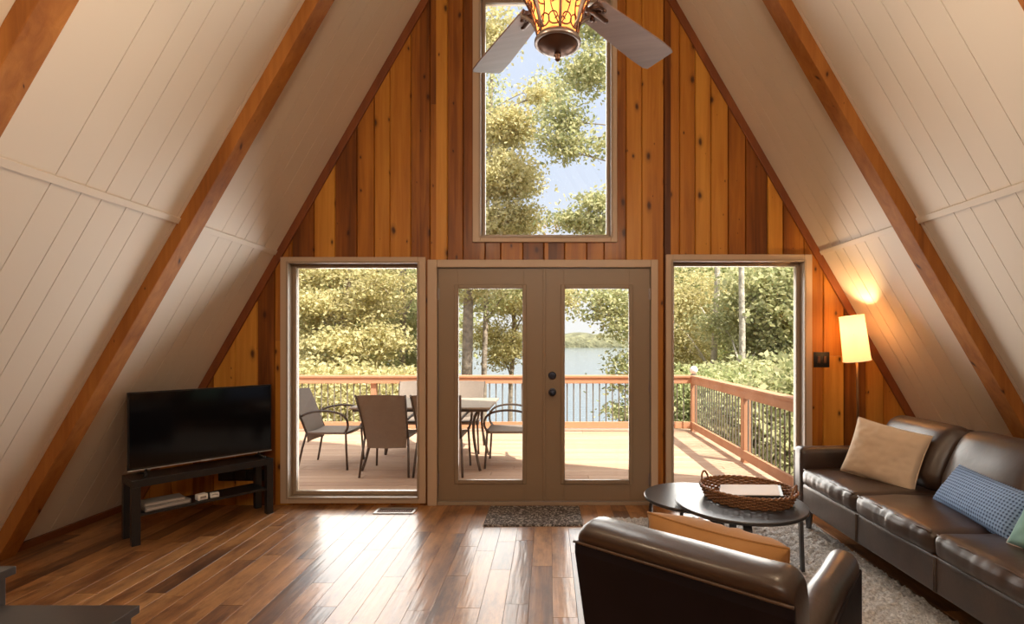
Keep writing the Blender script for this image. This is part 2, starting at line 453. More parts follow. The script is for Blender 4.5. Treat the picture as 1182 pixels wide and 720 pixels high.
# ------------------------------------------------------------------ floor boards
def build_floor():
    rnd = random.Random(3)
    m = MB(); w = .127; x = -3.66
    while x < 3.66:
        y = YR - rnd.random()*.8
        while y < YW+.1:
            l = rnd.choice((.45,.6,.75,.9,1.1,1.25)); y1 = min(y+l, YW+.1)
            g = .0006
            m.box(x+g, y+g, -.02, x+w-g, y1-g, 0)
            y += l
        x += w
    o = m.build('floor', M['floor'], bevel=.0007, seg=1); tag(o, 'glossy brown hardwood plank floor', 'floor', kind='structure')
    s = MB().box(-3.7, YR, -.12, 3.7, YW+.14, -.02).build('floor_slab', M['base']); tag(s, 'dark subfloor below the hardwood planks', 'floor', kind='structure')
build_floor()

# ------------------------------------------------------------------ roof / ceiling
def build_roof():
    base = [2.165, 2.46, 2.62, 2.74, 2.90, 3.02, 3.265]
    gro = sorted(b + 1.25*k for b in base for k in range(-6, 2))
    gro = [g for g in gro if YR+.1 < g < YW-.05]
    prof = [(YR, 0)]
    for g in gro:
        prof += [(g-.0022, 0), (g-.0016, .012), (g+.0016, .012), (g+.0022, 0)]
    prof += [(4.75, 0)]
    for side, nm in ((-1, 'ceiling_left'), (1, 'ceiling_right')):
        m = MB(); nx, nz = side*SL/2.007, 1/2.007        # outward normal
        vs = []
        zb = -.1
        for y, d in prof:
            vs.append((side*roofx(zb)+nx*d, y, zb+nz*d)); vs.append((nx*d*0, y, APEX+d*1.2))
        n = len(prof)
        fs = [(2*i, 2*i+2, 2*i+3, 2*i+1) for i in range(n-1)]
        m.add(vs, fs)
        o = m.build(nm, M['roof']); tag(o, 'cream panelled sloping ceiling on the %s of the room' % ('left' if side < 0 else 'right'), 'ceiling', kind='structure')
        q = MB().prism([(side*roofx(zb)+nx*.02, zb+nz*.02), (0, APEX+.04), (0, APEX+.35), (side*roofx(zb)+nx*.16, zb+nz*.16)], 'y', YR, 4.75)
        o2 = q.build('roof', M['roofout'], o)
        b = MB(); z0 = 2.155; t_ = .012
        b.prism([(side*roofx(z0), z0), (side*roofx(z0+.035), z0+.035), (side*(roofx(z0+.035))-nx*t_, z0+.035-nz*t_), (side*roofx(z0)-nx*t_, z0-nz*t_)], 'y', YR, YW)
        o3 = b.build('batten', M['roof'], o, bevel=.002)
build_roof()

def build_beams():
    lab = ['nearest to the window wall','second from the window wall','','','','']
    k = 0
    for (a, b_) in ((3.29,3.42),(1.985,2.11),(.72,.84),(-.55,-.43),(-1.83,-1.70),(-3.1,-2.97)):
        for side in (-1, 1):
            d = .155
            m = MB().prism([(side*roofx(0), 0), (side*roofx(0)-side*d/SL, 0), (0, APEX-d), (0, APEX)], 'y', a, b_)
            o = m.build('roof_beam', M['beam'], bevel=.004)
            tag(o, 'rough sawn brown roof beam on the %s slope, %s' % ('left' if side < 0 else 'right', lab[k] or 'number %d back from the window wall' % (k+1)), 'beam', kind='structure')
        k += 1
build_beams()

# ------------------------------------------------------------------ gable wall with openings
OPEN = [  # x0,x1,z0,z1 (wall hole)
    (-2.233, -1.12, .073, 2.082),
    (-.956, .881, 0, 2.045),
    (1.068, 2.195, .06, 2.097),
    (-.582, .538, 2.313, 4.40),
]
def build_gable():
    rnd = random.Random(11)
    m = MB()
    xs = [-3.62]
    while xs[-1] < 3.62: xs.append(xs[-1] + rnd.choice((.135,.15,.165,.18,.19)))
    E = .012
    holes = [(a-E, b+E, c-E, d+E) for a,b,c,d in OPEN]
    for i in range(len(xs)-1):
        X0, X1 = xs[i], xs[i+1]
        cuts = sorted(set([X0, X1] + [h[k] for h in holes for k in (0,1) if X0+.004 < h[k] < X1-.004] + ([0] if X0 < 0 < X1 else [])))
        joint = [rnd.uniform(.6, 4.5)] if rnd.random() < .5 else []
        jag = rnd.random()
        for a, b in zip(cuts[:-1], cuts[1:]):
            mid = (a+b)/2
            blk = sorted([(h[2], h[3]) for h in holes if h[0] < mid < h[1]])
            lo = -.02; iv = []
            for p, q in blk:
                if p > lo: iv.append((lo, p))
                lo = max(lo, q)
            iv.append((lo, None))
            if not blk:
                # joints only on boards that run past the openings
                jj = [j for j in joint if j < min(APEX-SL*abs(a), APEX-SL*abs(b))-.4]
                if jj: iv = [(-.02, jj[0]-.001), (jj[0]+.001, None)]
            for z0, z1 in iv:
                ta = APEX - SL*abs(a) + .03; tb = APEX - SL*abs(b) + .03
                if z1 is None:
                    if max(ta, tb) <= z0 + .01: continue
                    za, zb = max(ta, z0+.001), max(tb, z0+.001)
                else:
                    za, zb = min(z1, ta), min(z1, tb)
                    if max(za, zb) <= z0: continue
                    za, zb = max(za, z0+.001), max(zb, z0+.001)
                ch = .007
                la = ch if abs(a-X0) < 1e-6 else 0; lb = ch if abs(b-X1) < 1e-6 else 0
                # front chamfered board: verts bottom then top
                prof = [(a, YW+.014*(la>0)), (a+la, YW), (b-lb, YW), (b, YW+.014*(lb>0)), (b, YW+.14), (a, YW+.14)]
                def zt(x): return za + (zb-za)*(x-a)/(b-a)
                vs = [(x, y, z0) for x, y in prof] + [(x, y, zt(x)) for x, y in prof]
                n = 6
                fs = [tuple(range(n-1,-1,-1)), tuple(range(n, 2*n))] + [(j, (j+1)%n, (j+1)%n+n, j+n) for j in range(n)]
                m.add(vs, fs)
    o = m.build('wall_front', M['pine']); tag(o, 'knotty pine board gable wall around the windows', 'wall', kind='structure')
build_gable()

# gable trims along the roof line
for side in (-1, 1):
    d = .125
    m = MB().prism([(side*roofx(0), 0), (side*roofx(0)-side*d/SL, 0), (0, APEX-d), (0, APEX)], 'y', YW-.02, YW)
    o = m.build('trim_%d' % (1 if side < 0 else 2), M['gtrim'], bevel=.003)
    tag(o, 'dark brown trim board under the %s roof slope' % ('left' if side < 0 else 'right'), 'trim', kind='structure')
    b = MB().box(side*(HALF-.03), YR, 0, side*(HALF-.06), YW, .05)
    o = b.build('baseboard_%s' % ('left' if side < 0 else 'right'), M['base'], bevel=.003)
    tag(o, 'low brown baseboard at the foot of the %s slope' % ('left' if side < 0 else 'right'), 'baseboard', kind='structure')

# rear wall behind the camera, with an opening added for the fill light
def rear_wall():
    m = MB()
    zA,zB,hx = 2.9,4.06,1.22
    m.prism([(-HALF,0),(HALF,0),(roofx(zA),zA),(-roofx(zA),zA)], 'y', YR, YR+.12)
    m.prism([(-roofx(zB),zB),(roofx(zB),zB),(0,APEX)], 'y', YR, YR+.12)
    for s in (-1,1): m.prism([(s*roofx(zA),zA),(s*hx,zA),(s*hx,zB),(s*roofx(zB),zB)], 'y', YR, YR+.12)
    o = m.build('wall_rear', M['pine']); tag(o, 'pine board rear gable wall with an added light opening', 'wall', kind='structure')
rear_wall()

# ------------------------------------------------------------------ windows
def window(idx, x0, x1, z0, z1, cx0, cx1, cz0, cz1, label, sill=False):
    """opening x0..x1,z0..z1 at the wall face, casing outer cx.."""
    root = thing('window_%d' % idx, label, 'window', ((x0+x1)/2, YW, z0), kind='structure')
    p = .026
    def ring(m, ax0, ax1, az0, az1, bx0, bx1, bz0, bz1, y0, y1):
        m.box(ax0, y0, az0, bx0, y1, az1); m.box(bx1, y0, az0, ax1, y1, az1)
        m.box(bx0, y0, bz1, bx1, y1, az1); m.box(bx0, y0, az0, bx1, y1, bz0)
    c = MB(); ring(c, cx0, cx1, cz0, cz1, x0, x1, z0, z1, YW-p, YW)
    c.build('casing', M['casing'], root, bevel=.005, local=False)
    c2 = MB(); ring(c2, x0-.014, x1+.014, z0-.014, z1+.014, x0+.002, x1-.002, z0+.002, z1-.002, YW-p-.008, YW-.004)
    c2.build('inner_bead', M['jamb'], root, bevel=.003, local=False)
    j = MB(); e = .012; ring(j, x0-e, x1+e, z0-e, z1+e, x0, x1, z0, z1, YW, YW+.15)
    j.build('jamb_liner', M['jamb'], root, local=False)
    f = MB(); s = .03; ring(f, x0, x1, z0, z1, x0+s, x1-s, z0+s, z1-s, YW+.06, YW+.115)
    f.build('window_frame', M['jamb'], root, bevel=.004, local=False)
    g = MB().box(x0+s-.004, YW+.083, z0+s-.004, x1-s+.004, YW+.089, z1-s+.004)
    g.build('pane', M['glass'], root, local=False)
window(1, -2.233,-1.12,.073,2.082, wx(325),wx(492),wz(580),wz(297), 'tall fixed window left of the glass double doors, patio chairs behind it')
window(2, 1.068,2.195,.06,2.097, wx(768),wx(936),.0,wz(294), 'tall fixed window right of the glass double doors, deck corner behind it')
window(3, -.582,.538,2.313,4.40, wx(546),wx(712),wz(280),4.465, 'tall picture window high above the double doors, sky and leaves behind')

# ------------------------------------------------------------------ french doors
def doors():
    fr = thing('trim_3', 'tan casing around the double glass doors', 'trim', (0,YW,0), kind='structure')
    x0,x1,z1 = -.956,.881,2.045
    m = MB(); m.box(wx(494), YW-.026, 0, x0, YW, wz(300)); m.box(x1, YW-.026, 0, wx(759), YW, wz(300)); m.box(x0, YW-.026, z1, x1, YW, wz(300))
    m.build('casing', M['casing'], fr, bevel=.006, local=False)
    m = MB(); m.box(x0-.012, YW, 0, x0, YW+.15, z1); m.box(x1, YW, 0, x1+.012, YW+.15, z1); m.box(x0-.012, YW, z1, x1+.012, YW+.15, z1+.012)
    m.build('jamb', M['door'], fr, local=False)
    m = MB(); m.box(x0, YW-.01, 0, x1, YW+.16, .028)
    m.build('threshold', M['jamb'], fr, bevel=.004, local=False)
    specs = [(1, x0+.004, wx(627.2), wx(528), wx(604), 'left leaf of the taupe double glass doors, without a knob', 0),
             (2, wx(628.2), x1-.004, wx(651), wx(727), 'right leaf of the taupe double glass doors, with dark knob and deadbolt', 1)]
    gz0, gz1 = wz(555), wz(332)
    for i, a, b, g0, g1, lab, hw in specs:
        d = thing('door_%d' % i, lab, 'door', ((a+b)/2, YW+.01, .03), kind='structure')
        y0, y1 = YW+.012, YW+.056
        m = MB(); zt = z1-.004; zb = .034
        m.box(a, y0, zb, g0, y1, zt); m.box(g1, y0, zb, b, y1, zt); m.box(g0, y0, gz1, g1, y1, zt); m.box(g0, y0, zb, g1, y1, gz0)
        m.build('door_panel', M['door'], d, bevel=.002, local=False)
        m = MB(); e = .028; t_ = .008
        for (q0,q1,w0,w1) in ((g0-e, g0+t_, gz0-e, gz1+e), (g1-t_, g1+e, gz0-e, gz1+e)): m.box(q0, y0-.012, w0, q1, y0+.02, w1)
        m.box(g0+t_, y0-.012, gz1-t_, g1-t_, y0+.02, gz1+e); m.box(g0+t_, y0-.012, gz0-e, g1-t_, y0+.02, gz0+t_)
        m.build('glass_bead', M['casing'] if 0 else M['door'], d, bevel=.006, local=False)
        MB().box(g0, y0+.02, gz0, g1, y0+.026, gz1).build('pane', M['glass'], d, local=False)
        hx = a if i == 1 else b
        for hz in (.22, 1.02, 1.82):
            q = MB()
            q.lathe([(0,-.05),(.007,-.05),(.007,.05),(0,.05)], 12, (hx, y0-.006, hz))
            q.box(hx-.012, y0-.003, hz-.045, hx+.012, y0+.001, hz+.045)
            q.build('hinge', M['pewter'], d, smooth=True, angle=40, local=False)
        if hw:
            kx = wx(637.5)
            for kz, nm in ((wz(433.5), 'deadbolt'), (wz(452.5), 'door_knob')):
                q = MB(); R = Matrix.Translation((kx, y0, kz)) @ Matrix.Rotation(PI/2, 4, 'X')
                if nm == 'deadbolt':
                    q.lathe([(0,0),(.034,0),(.034,.008),(.028,.016),(0,.018)], 28, M=R); q.box(kx-.006, y0-.034, kz-.016, kx+.006, y0-.016, kz+.016)
                else:
                    q.lathe([(0,0),(.034,0),(.034,.006),(.014,.012),(.012,.03),(.024,.038),(.030,.05),(.028,.062),(.016,.07),(0,.072)], 28, M=R)
                q.build(nm, M['knob'], d, smooth=True, angle=40, local=False)
    # astragal on the right leaf
        if i == 2:
            MB().box(a-.012, y0-.008, zb, a+.012, y0, zt).build('astragal', M['door'], d, bevel=.003, local=False)
doors()

# wall switch, floor vent, door mat
def small_wall():
    r = thing('light_switch', 'black square double switch plate on pine wall beside right window', 'light switch', (wx(948), YW, wz(415)))
    MB().rbox(-.068,-.008,-.066,.068,0,.066,.006,n=2,e=2).build('plate', M['tv'], r, smooth=True, angle=50)
    for sx in (-.026,.026):
        MB().box(sx-.012,-.016,-.03,sx+.012,-.006,.03).build('rocker', M['bronze'], r, bevel=.003)
    v = thing('floor_vent', 'small metal floor register in front of the left window', 'floor vent', (-1.27,4.32,0))
    m = MB(); 
    for a in ((-.165,-.075,.165,-.058),(-.165,.058,.165,.075),(-.165,-.058,-.145,.058),(.145,-.058,.165,.058)): m.box(a[0],a[1],0,a[2],a[3],.007)
    m.build('frame', M['silver'], v, bevel=.002)
    m = MB()
    for k in range(15): m.box(-.14+k*.02,-.058,.001,-.13+k*.02,.058,.005)
    m.box(-.145,-.004,.001,.145,.004,.0055)
    m.build('louvers', M['bronze'], v)
    MB().box(-.145,-.058,.0002,.145,.058,.001).build('well', M['black'], v)
    d = MB(); rnd = random.Random(5)
    nx, ny = 76, 48
    x0,y0,w,h = -.5,3.955,.765,.475
    vs=[]; fs=[]
    for j in range(ny+1):
        for i in range(nx+1):
            e = min(i,nx-i,j,ny-j)
            vs.append((x0+w*i/nx, y0+h*j/ny, .001 if e==0 else .010+.002*rnd.random() + (.002 if e<3 else 0)))
    fs=[(j*(nx+1)+i,j*(nx+1)+i+1,(j+1)*(nx+1)+i+1,(j+1)*(nx+1)+i) for j in range(ny) for i in range(nx)]
    d.add([(a-x0-w/2,b-y0-h/2,c) for a,b,c in vs],fs)
    o=d.build('doormat', M['mat'], smooth=True); o.location=(x0+w/2,y0+h/2,0)
    tag(o,'dark grey patterned doormat lying before the double glass doors','doormat')
small_wall()

# ------------------------------------------------------------------ rug
def rug():
    x0,x1,y0,y1 = .38,2.03,1.7,4.12
    st=.0135; nx=int((x1-x0)/st); ny=int((y1-y0)/st)
    rnd=random.Random(9); vs=[];fs=[]
    for j in range(ny+1):
        for i in range(nx+1):
            e=min(i,nx-i,j,ny-j)
            z=.002 if e==0 else .008+.022*rnd.random()**1.3+.006*noise.noise((i*.25,j*.25,0))
            vs.append((x0+(x1-x0)*i/nx+rnd.uniform(-.004,.004)-1.2, y0+(y1-y0)*j/ny+rnd.uniform(-.004,.004)-2.9, z))
    fs=[(j*(nx+1)+i,j*(nx+1)+i+1,(j+1)*(nx+1)+i+1,(j+1)*(nx+1)+i) for j in range(ny) for i in range(nx)]
    o=MB().add(vs,fs).build('rug',M['rug'],smooth=True); o.location=(1.2,2.9,0)
    tag(o,'grey shag area rug under the coffee tables and armchair','rug')
rug()
RZ = .022   # standing height on the rug

# ------------------------------------------------------------------ TV stand, TV
def tv_corner():
    u = math.atan2(.776,.63)
    # local x along the bench (left-front to right-back), local +y is the rear
    r = thing('tv_stand', 'black open tv bench with a low shelf in the left corner', 'tv stand', (-2.66,4.00,0), u)
    W,D = .93,.27
    MB().box(-W/2,-D/2,.40,W/2,D/2,.45).build('top', M['black'], r, bevel=.002)
    MB().box(-W/2+.05,-D/2+.012,.195,W/2-.05,D/2-.012,.213).build('shelf', M['black'], r, bevel=.0015)
    for sx in (-1,1):
        for sy in (-1,1):
            MB().box(sx*W/2,sy*D/2,0,sx*(W/2-.05),sy*(D/2-.05),.40).build('leg', M['black'], r, bevel=.002)
    t = thing('television', 'black flat screen television standing on the tv bench', 'tv', (-2.65,4.02,.45), u)
    w,h,b = .965,.553,.045
    MB().box(-w/2,-.012,b,w/2,.014,b+h).build('bezel', M['tv'], t, bevel=.004)
    MB().box(-w/2+.01,-.0145,b+.018,w/2-.01,-.0115,b+h-.01).build('screen', M['screen'], t)
    MB().rbox(-w/2+.08,.012,b+.06,w/2-.08,.055,b+h-.16,.02,n=3,e=3).build('rear_housing', M['tv'], t, smooth=True)
    MB().box(-w/2,-.0165,b-.004,w/2,-.0115,b+.004).build('chrome_strip', M['silver'], t, bevel=.001)['label']='thin silver strip under the screen'
    MB().box(-.035,-.019,b-.006,.035,-.012,b+.006).build('logo_badge', M['silver'], t, bevel=.001)
    for sx in (-1,1):
        m = MB()
        m.tube([(sx*.40,-.085,.008),(sx*.385,-.03,.022),(sx*.375,0,.05),(sx*.375,.01,.075)],.009,10)
        m.tube([(sx*.385,-.03,.022),(sx*.395,.05,.012),(sx*.40,.085,.007)],.0085,10)
        m.build('foot', M['tv'], t, smooth=True)
    # things on the shelf
    def onshelf(name,label,cat,lx,ly,rz,parts):
        w_ = T[r] @ Vector((lx,ly,.2132))
        q = thing(name,label,cat,tuple(w_),u+rz)
        parts(q); return q
    def p1(q):
        MB().box(-.14,-.085,0,.14,.085,.03).build('case', M['graybook'], q, bevel=.004)
        MB().box(-.13,-.0865,.008,.13,-.0845,.022).build('front_panel', M['silver'], q, bevel=.0005)
    onshelf('disc_player','flat grey disc player on the low shelf of the tv bench','disc player',-.25,-.02,.06,p1)
    def p2(q):
        MB().box(-.12,-.075,0,.12,.075,.022).build('case', M['graybook'], q, bevel=.003)
        MB().box(-.115,-.0765,.005,.115,-.0745,.016).build('front_panel', M['silver'], q, bevel=.0005)
    q = onshelf('cable_box','smaller silver fronted box stacked on the disc player','cable box',-.26,-.015,-.05,p2)
    q.location.z += .0305
    def p3(q):
        MB().rbox(-.035,-.03,0,.035,.03,.045,.008,n=2,e=3).build('case', M['whitep'], q, smooth=True)
        MB().box(-.02,-.0315,.014,.02,-.0295,.03).build('label_plate', M['graybook'], q)
    onshelf('white_router','small white box beside the disc player on the tv bench shelf','router',-.03,-.07,.1,p3)
    def p4(q):
        MB().rbox(-.03,-.022,0,.03,.022,.036,.007,n=2,e=3).build('case', M['whitep'], q, smooth=True)
        MB().tube([(-.02,-.0215,.024),(.0,-.025,.028),(.02,-.0215,.022)],.003,6).build('cord_loop', M['graybook'], q, smooth=True)
    onshelf('power_adapter','little white power adapter at the centre of the tv bench shelf','adapter',.055,-.075,-.15,p4)
    # black wall plate group on the pine wall behind the bench
    o = thing('wall_outlet','black multi socket plate low on pine wall behind the tv bench','wall outlet',(wx(279),YW,wz(548)))
    MB().rbox(-.2,-.008,-.05,.2,0,.05,.004,n=2,e=2).build('plate', M['tv'], o, smooth=True, angle=50)
    for k in range(3):
        MB().box(-.165+k*.115,-.013,-.035,-.075+k*.115,-.007,.035).build('socket', M['black'], o, bevel=.003)
tv_corner()

# ------------------------------------------------------------------ bottom-left black furniture
def black_units():
    r = thing('low_cabinet','black low cabinet with overhanging flat top on the hardwood floor','cabinet',(-1.75,1.62,0))
    x0,x1,y0,y1,h = -.29,.275,-.36,.257,.45
    MB().box(x0,y0,h-.028,x1,y1,h).build('top', M['blackwood'], r, bevel=.002)
    MB().box(x1-.04,y0+.015,0,x1-.018,y1-.015,h-.028).build('side_panel', M['blackwood'], r, bevel=.002)
    MB().box(x0+.005,y0+.015,0,x0+.027,y1-.015,h-.028).build('side_panel', M['blackwood'], r, bevel=.002)
    MB().box(x0+.027,y1-.04,.05,x1-.04,y1-.02,h-.028).build('back_panel', M['blackwood'], r)
    MB().box(x0+.027,y0+.015,.05,x1-.04,y1-.04,.07).build('bottom_panel', M['blackwood'], r)
    for k in range(2):
        xa = x0+.03+k*.25
        d = MB().box(xa,y0+.0,.08,xa+.243,y0+.02,h-.035).build('door', M['blackwood'], r, bevel=.002)
        MB().lathe([(0,0),(.012,0),(.012,.012),(0,.014)],16,M=Matrix.Translation((xa+(.21 if k==0 else .03),y0,.30))@Matrix.Rotation(PI/2,4,'X')).build('knob', M['pewter'], d, smooth=True, angle=40)
    r = thing('tall_cabinet','taller black cabinet at the photo edge beside the low black one','cabinet',(-2.36,1.62,0))
    x0,x1,y0,y1,h = -.27,.292,-.36,.40,.53
    MB().box(x0,y0,h-.03,x1,y1,h).build('top', M['blackwood'], r, bevel=.002)
    MB().box(x1-.055,y0+.015,0,x1-.025,y1-.015,h-.03).build('side_panel', M['blackwood'], r, bevel=.002)
    MB().box(x0+.025,y0+.015,0,x0+.05,y1-.015,h-.03).build('side_panel', M['blackwood'], r, bevel=.002)
    MB().box(x0+.05,y1-.04,.05,x1-.055,y1-.02,h-.03).build('back_panel', M['blackwood'], r)
    MB().box(x0+.05,y0+.015,.05,x1-.055,y1-.04,.07).build('bottom_panel', M['blackwood'], r)
    for k in range(2):
        xa = x0+.05+k*.23
        d = MB().box(xa,y0,.08,xa+.225,y0+.02,h-.036).build('door', M['blackwood'], r, bevel=.002)
        MB().lathe([(0,0),(.012,0),(.012,.012),(0,.014)],16,M=Matrix.Translation((xa+(.19 if k==0 else .03),y0,.35))@Matrix.Rotation(PI/2,4,'X')).build('knob', M['pewter'], d, smooth=True, angle=40)
black_units()

# ------------------------------------------------------------------ soft furniture
def crown_fn(amp, seed, wr=.004, front=None, fr=30, famp=.006):
    def fn(o, n, q, h):
        c = (1-q.x*q.x)*(1-q.y*q.y)
        w = noise.noise((o.x*7+seed, o.y*7, o.z*7))*wr
        o = o + n*w
        if abs(n.z) > .4: o.z += math.copysign(1, n.z)*amp*c*(1 if n.z > 0 else .2)
        if front == '-x' and n.x < -.5:
            g = noise.noise((o.y*fr+seed, o.z*5, seed))
            o.x += g*famp - .018*(1-q.y*q.y)*(1-q.z*q.z)
        return o
    return fn

def sofa():
    Y0, Y1 = 1.72, 3.95
    r = thing('leather_sofa','dark brown leather three seat sofa along the right slope','sofa',(2.3,2.84,0))
    XF, XB = 1.865, 2.78
    def b(nm, m, mat=M['leather'], smooth=True, **k): return m.build(nm, mat, r, smooth=smooth, local=False, **k)
    AW = .13
    b('base', MB().rbox(XF+.005, Y0+AW-.01, .18, XB-.06, Y1-AW+.01, .37, .022, n=14, e=3, fn=crown_fn(.0,3,.003)))
    # stitched seams on the base front
    for yy in (3.155, 2.515):
        m = MB()
        for dy in (-.006,.006): m.tube([(XF+.003, yy+dy, .19),(XF+.001, yy+dy, .28),(XF+.003, yy+dy, .36)],.0025,6)
        b('seam', m, M['piping'])
    ys = [Y0+AW, 1.875+.64*0+.0, 0, 0]
    cuts = [Y1-AW-.005, 3.155, 2.515, Y0+AW+.005]
    for k in range(3):
        ya, yb = cuts[k+1]+.003, cuts[k]-.003
        c = b('seat_cushion', MB().rbox(XF-.012, ya, .36, 2.42, yb, .482, .04, n=30, e=5, fn=crown_fn(.022, 11+k*7, .005, '-x', 26, .007)))
        m = MB()
        m.tube([(XF-.012+.012, ya+.02+ (yb-ya-.04)*i/20, .472+.004*math.sin(i)) for i in range(21)],.005,6)
        m.build('piping', M['piping'], c, smooth=True, local=False)
    # back cushions: leaning rounded panels, three sections
    for k in range(3):
        ya, yb = cuts[k+1]+.001, cuts[k]-.001
        if k == 0: yb += AW*.0
        def fn(o, n, q, h, k=k):
            o = o + n*noise.noise((o.x*5+k*9, o.y*5, o.z*5))*.006
            if n.x < -.3: o.x -= .035*(1-q.y**4)*(1-q.z*q.z)
            return o
        R = Matrix.Translation((2.50, (ya+yb)/2, .665)) @ Matrix.Rotation(math.radians(27), 4, 'Y')
        m = MB().rbox(-.105, -(yb-ya)/2, -.225, .105, (yb-ya)/2, .225, .10, n=14, e=7, fn=fn, M=R)
        b('back_cushion', m)
    # outer back frame
    m = MB().prism([(2.50,.20),(2.72,.20),(2.80,.80),(2.76,.835),(2.68,.80)], 'y', Y0+.03, Y1-.03)
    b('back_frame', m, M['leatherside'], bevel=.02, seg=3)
    for ya, yb in ((Y1-AW, Y1),(Y0, Y0+AW)):
        def fn(o, n, q, h):
            o = o + n*noise.noise((o.x*5+ya, o.y*5, o.z*5))*.004
            if n.z > .3: o.z += .012*(1-q.y*q.y)
            return o
        a = b('armrest', MB().rbox(XF-.005, ya, .13, 2.70, yb, .615, .032, n=14, e=4, fn=fn))
        m = MB(); m.tube([(XF-.003,(ya+yb)/2+s*.052,.16+.43*i/12) for i in range(13) for s in (1,)],.004,6)
        m.build('piping', M['piping'], a, smooth=True, local=False)
    for x in (XF+.07, XB-.14):
        for y in (Y0+.09, Y1-.09):
            m = MB(); zb = RZ if x < 2.03 and y < 4.12 else 0
            m.lathe([(0,zb),(.022,zb),(.03,.10),(.032,.185),(0,.185)],4,(x,y,0))
            b('leg', m, M['blackwood'], smooth=False, bevel=.004)
sofa()

def pillow(W, H, th, seed, n=34, pinch=.10, wr=.008):
    """soft cushion in its own xy plane, thickness along z"""
    m = MB(); vs=[]; fs=[]
    def pos(i,j,s):
        u=-1+2*i/n; v=-1+2*j/n
        x=W/2*u*(1-pinch*(1-v*v)*abs(u)**3*0.0 - pinch*(v*v-1)*-1*abs(u)**6*-0.0)
        # sides drawn in between the corners
        x=W/2*u*(1-pinch*.55*(1-v*v)*abs(u)); y=H/2*v*(1-pinch*.55*(1-u*u)*abs(v))
        t=((1-abs(u)**2.6)*(1-abs(v)**2.6))
        t=max(t,0)**.45
        k=noise.noise((u*2.1+seed,v*2.1,s*3.0))*wr*1.5*t + noise.noise((u*6+seed,v*6,s))*wr*.8*min(1,t*1.6)
        edge=max(abs(u),abs(v))
        k+=math.sin((math.atan2(v,u))*26+seed)*wr*.5*max(0,edge-.55)*(1-edge)*4
        return (x,y,s*(th/2*t+.004)+k)
    for s in (1,-1):
        o=len(vs)
        for j in range(n+1):
            for i in range(n+1): vs.append(pos(i,j,s))
        for j in range(n):
            for i in range(n):
                a=o+j*(n+1)+i; q=(a,a+1,a+n+2,a+n+1); fs.append(q if s>0 else q[::-1])
    # rim
    N1=(n+1)*(n+1)
    ring=[i for i in range(n+1)]+[j*(n+1)+n for j in range(1,n+1)]+[n*(n+1)+i for i in range(n-1,-1,-1)]+[j*(n+1) for j in range(n-1,0,-1)]
    for a,b in zip(ring,ring[1:]+ring[:1]): fs.append((a,a+N1,b+N1,b))
    m.add(vs,fs)
    rim=[]
    for a in ring:
        p=Vector(vs[a]); q=Vector(vs[a+N1]); rim.append((p+q)/2)
    return m, rim

def place_cushion(name,label,W,H,th,mat,pipemat,loc,rx,ry,rz,seed,**k):
    """upright cushion: leaning. axes: local x along width, local y up, local z towards viewer face"""
    m,rim=pillow(W,H,th,seed,**k)
    o=m.build(name,mat,smooth=True)
    o.location=loc; o.rotation_mode='XYZ'; o.rotation_euler=(rx,ry,rz)
    tag(o,label,'cushion')
    p=MB().tube(rim,.0045,6,closed=True).build('piping',pipemat,o,smooth=True)
    return o
R=math.radians
def orient(loc, xdir, ydir):
    x=Vector(xdir).normalized(); y=Vector(ydir); y=(y-x*y.dot(x)).normalized(); z=x.cross(y)
    Mx=Matrix((x,y,z)).transposed().to_4x4(); Mx.translation=Vector(loc); return Mx
def cushion(name,label,W,H,th,mat,pm,Mx,seed,**k):
    o=place_cushion(name,label,W,H,th,mat,pm,(0,0,0),0,0,0,seed,**k)
    o.rotation_euler=Mx.to_euler('XYZ'); o.location=Mx.translation
    return o
cushion('throw_pillow','beige linen throw pillow propped up at the far end of the sofa',.44,.39,.15,M['beige'],M['beige'],
        orient((2.21,3.42,.665),(.55,-.78,-.16),(.30,.12,.9)),3)
cushion('throw_pillow','blue lumbar pillow with small dark dot weave against sofa back',.64,.25,.12,M['blue'],M['blue'],
        orient((2.24,2.68,.585),(-.16,-1,-.02),(.55,0,.8)),8,wr=.005)
cushion('throw_pillow','teal and white pillow at the photo edge on the sofa',.42,.42,.14,M['teal'],M['paper'],
        orient((2.18,2.12,.67),(.15,-1,-.1),(.42,.05,.9)),15)

# ------------------------------------------------------------------ armchair
def loft_x(m, prof, hw, rnd_, nx=16, e=5, fn=None):
    """profile in (y,z) swept along x with rounded ends"""
    cy=sum(p[0] for p in prof)/len(prof); cz=sum(p[1] for p in prof)/len(prof)
    xs=[(-hw+rnd_*(1-math.cos(i/e*PI/2)), rnd_*(1-math.sin(i/e*PI/2))) for i in range(e)]
    xs+= [(-hw+rnd_+2*(hw-rnd_)*i/nx,0) for i in range(nx+1)]
    xs+= [(-x,k) for x,k in reversed(xs[:e])]
    n=len(prof); vs=[]
    for x,ins in xs:
        for y,z in prof:
            d=Vector((y-cy,z-cz)); l=d.length
            q=d*(max(l-ins,0)/l)
            p=Vector((x,cy+q.x,cz+q.y))
            if fn: p=fn(p)
            vs.append(p)
    fs=[(i*n+k,i*n+(k+1)%n,(i+1)*n+(k+1)%n,(i+1)*n+k) for i in range(len(xs)-1) for k in range(n)]
    fs+=[tuple(range(n)),tuple(range((len(xs)-1)*n,len(xs)*n))[::-1]]
    m.add(vs,fs); return m
def smooth_loop(pts, k=3):
    for _ in range(k):
        o=[]
        for p,q in zip(pts,pts[1:]+pts[:1]):
            o+=[(p[0]*.75+q[0]*.25,p[1]*.75+q[1]*.25),(p[0]*.25+q[0]*.75,p[1]*.25+q[1]*.75)]
        pts=o
    return pts
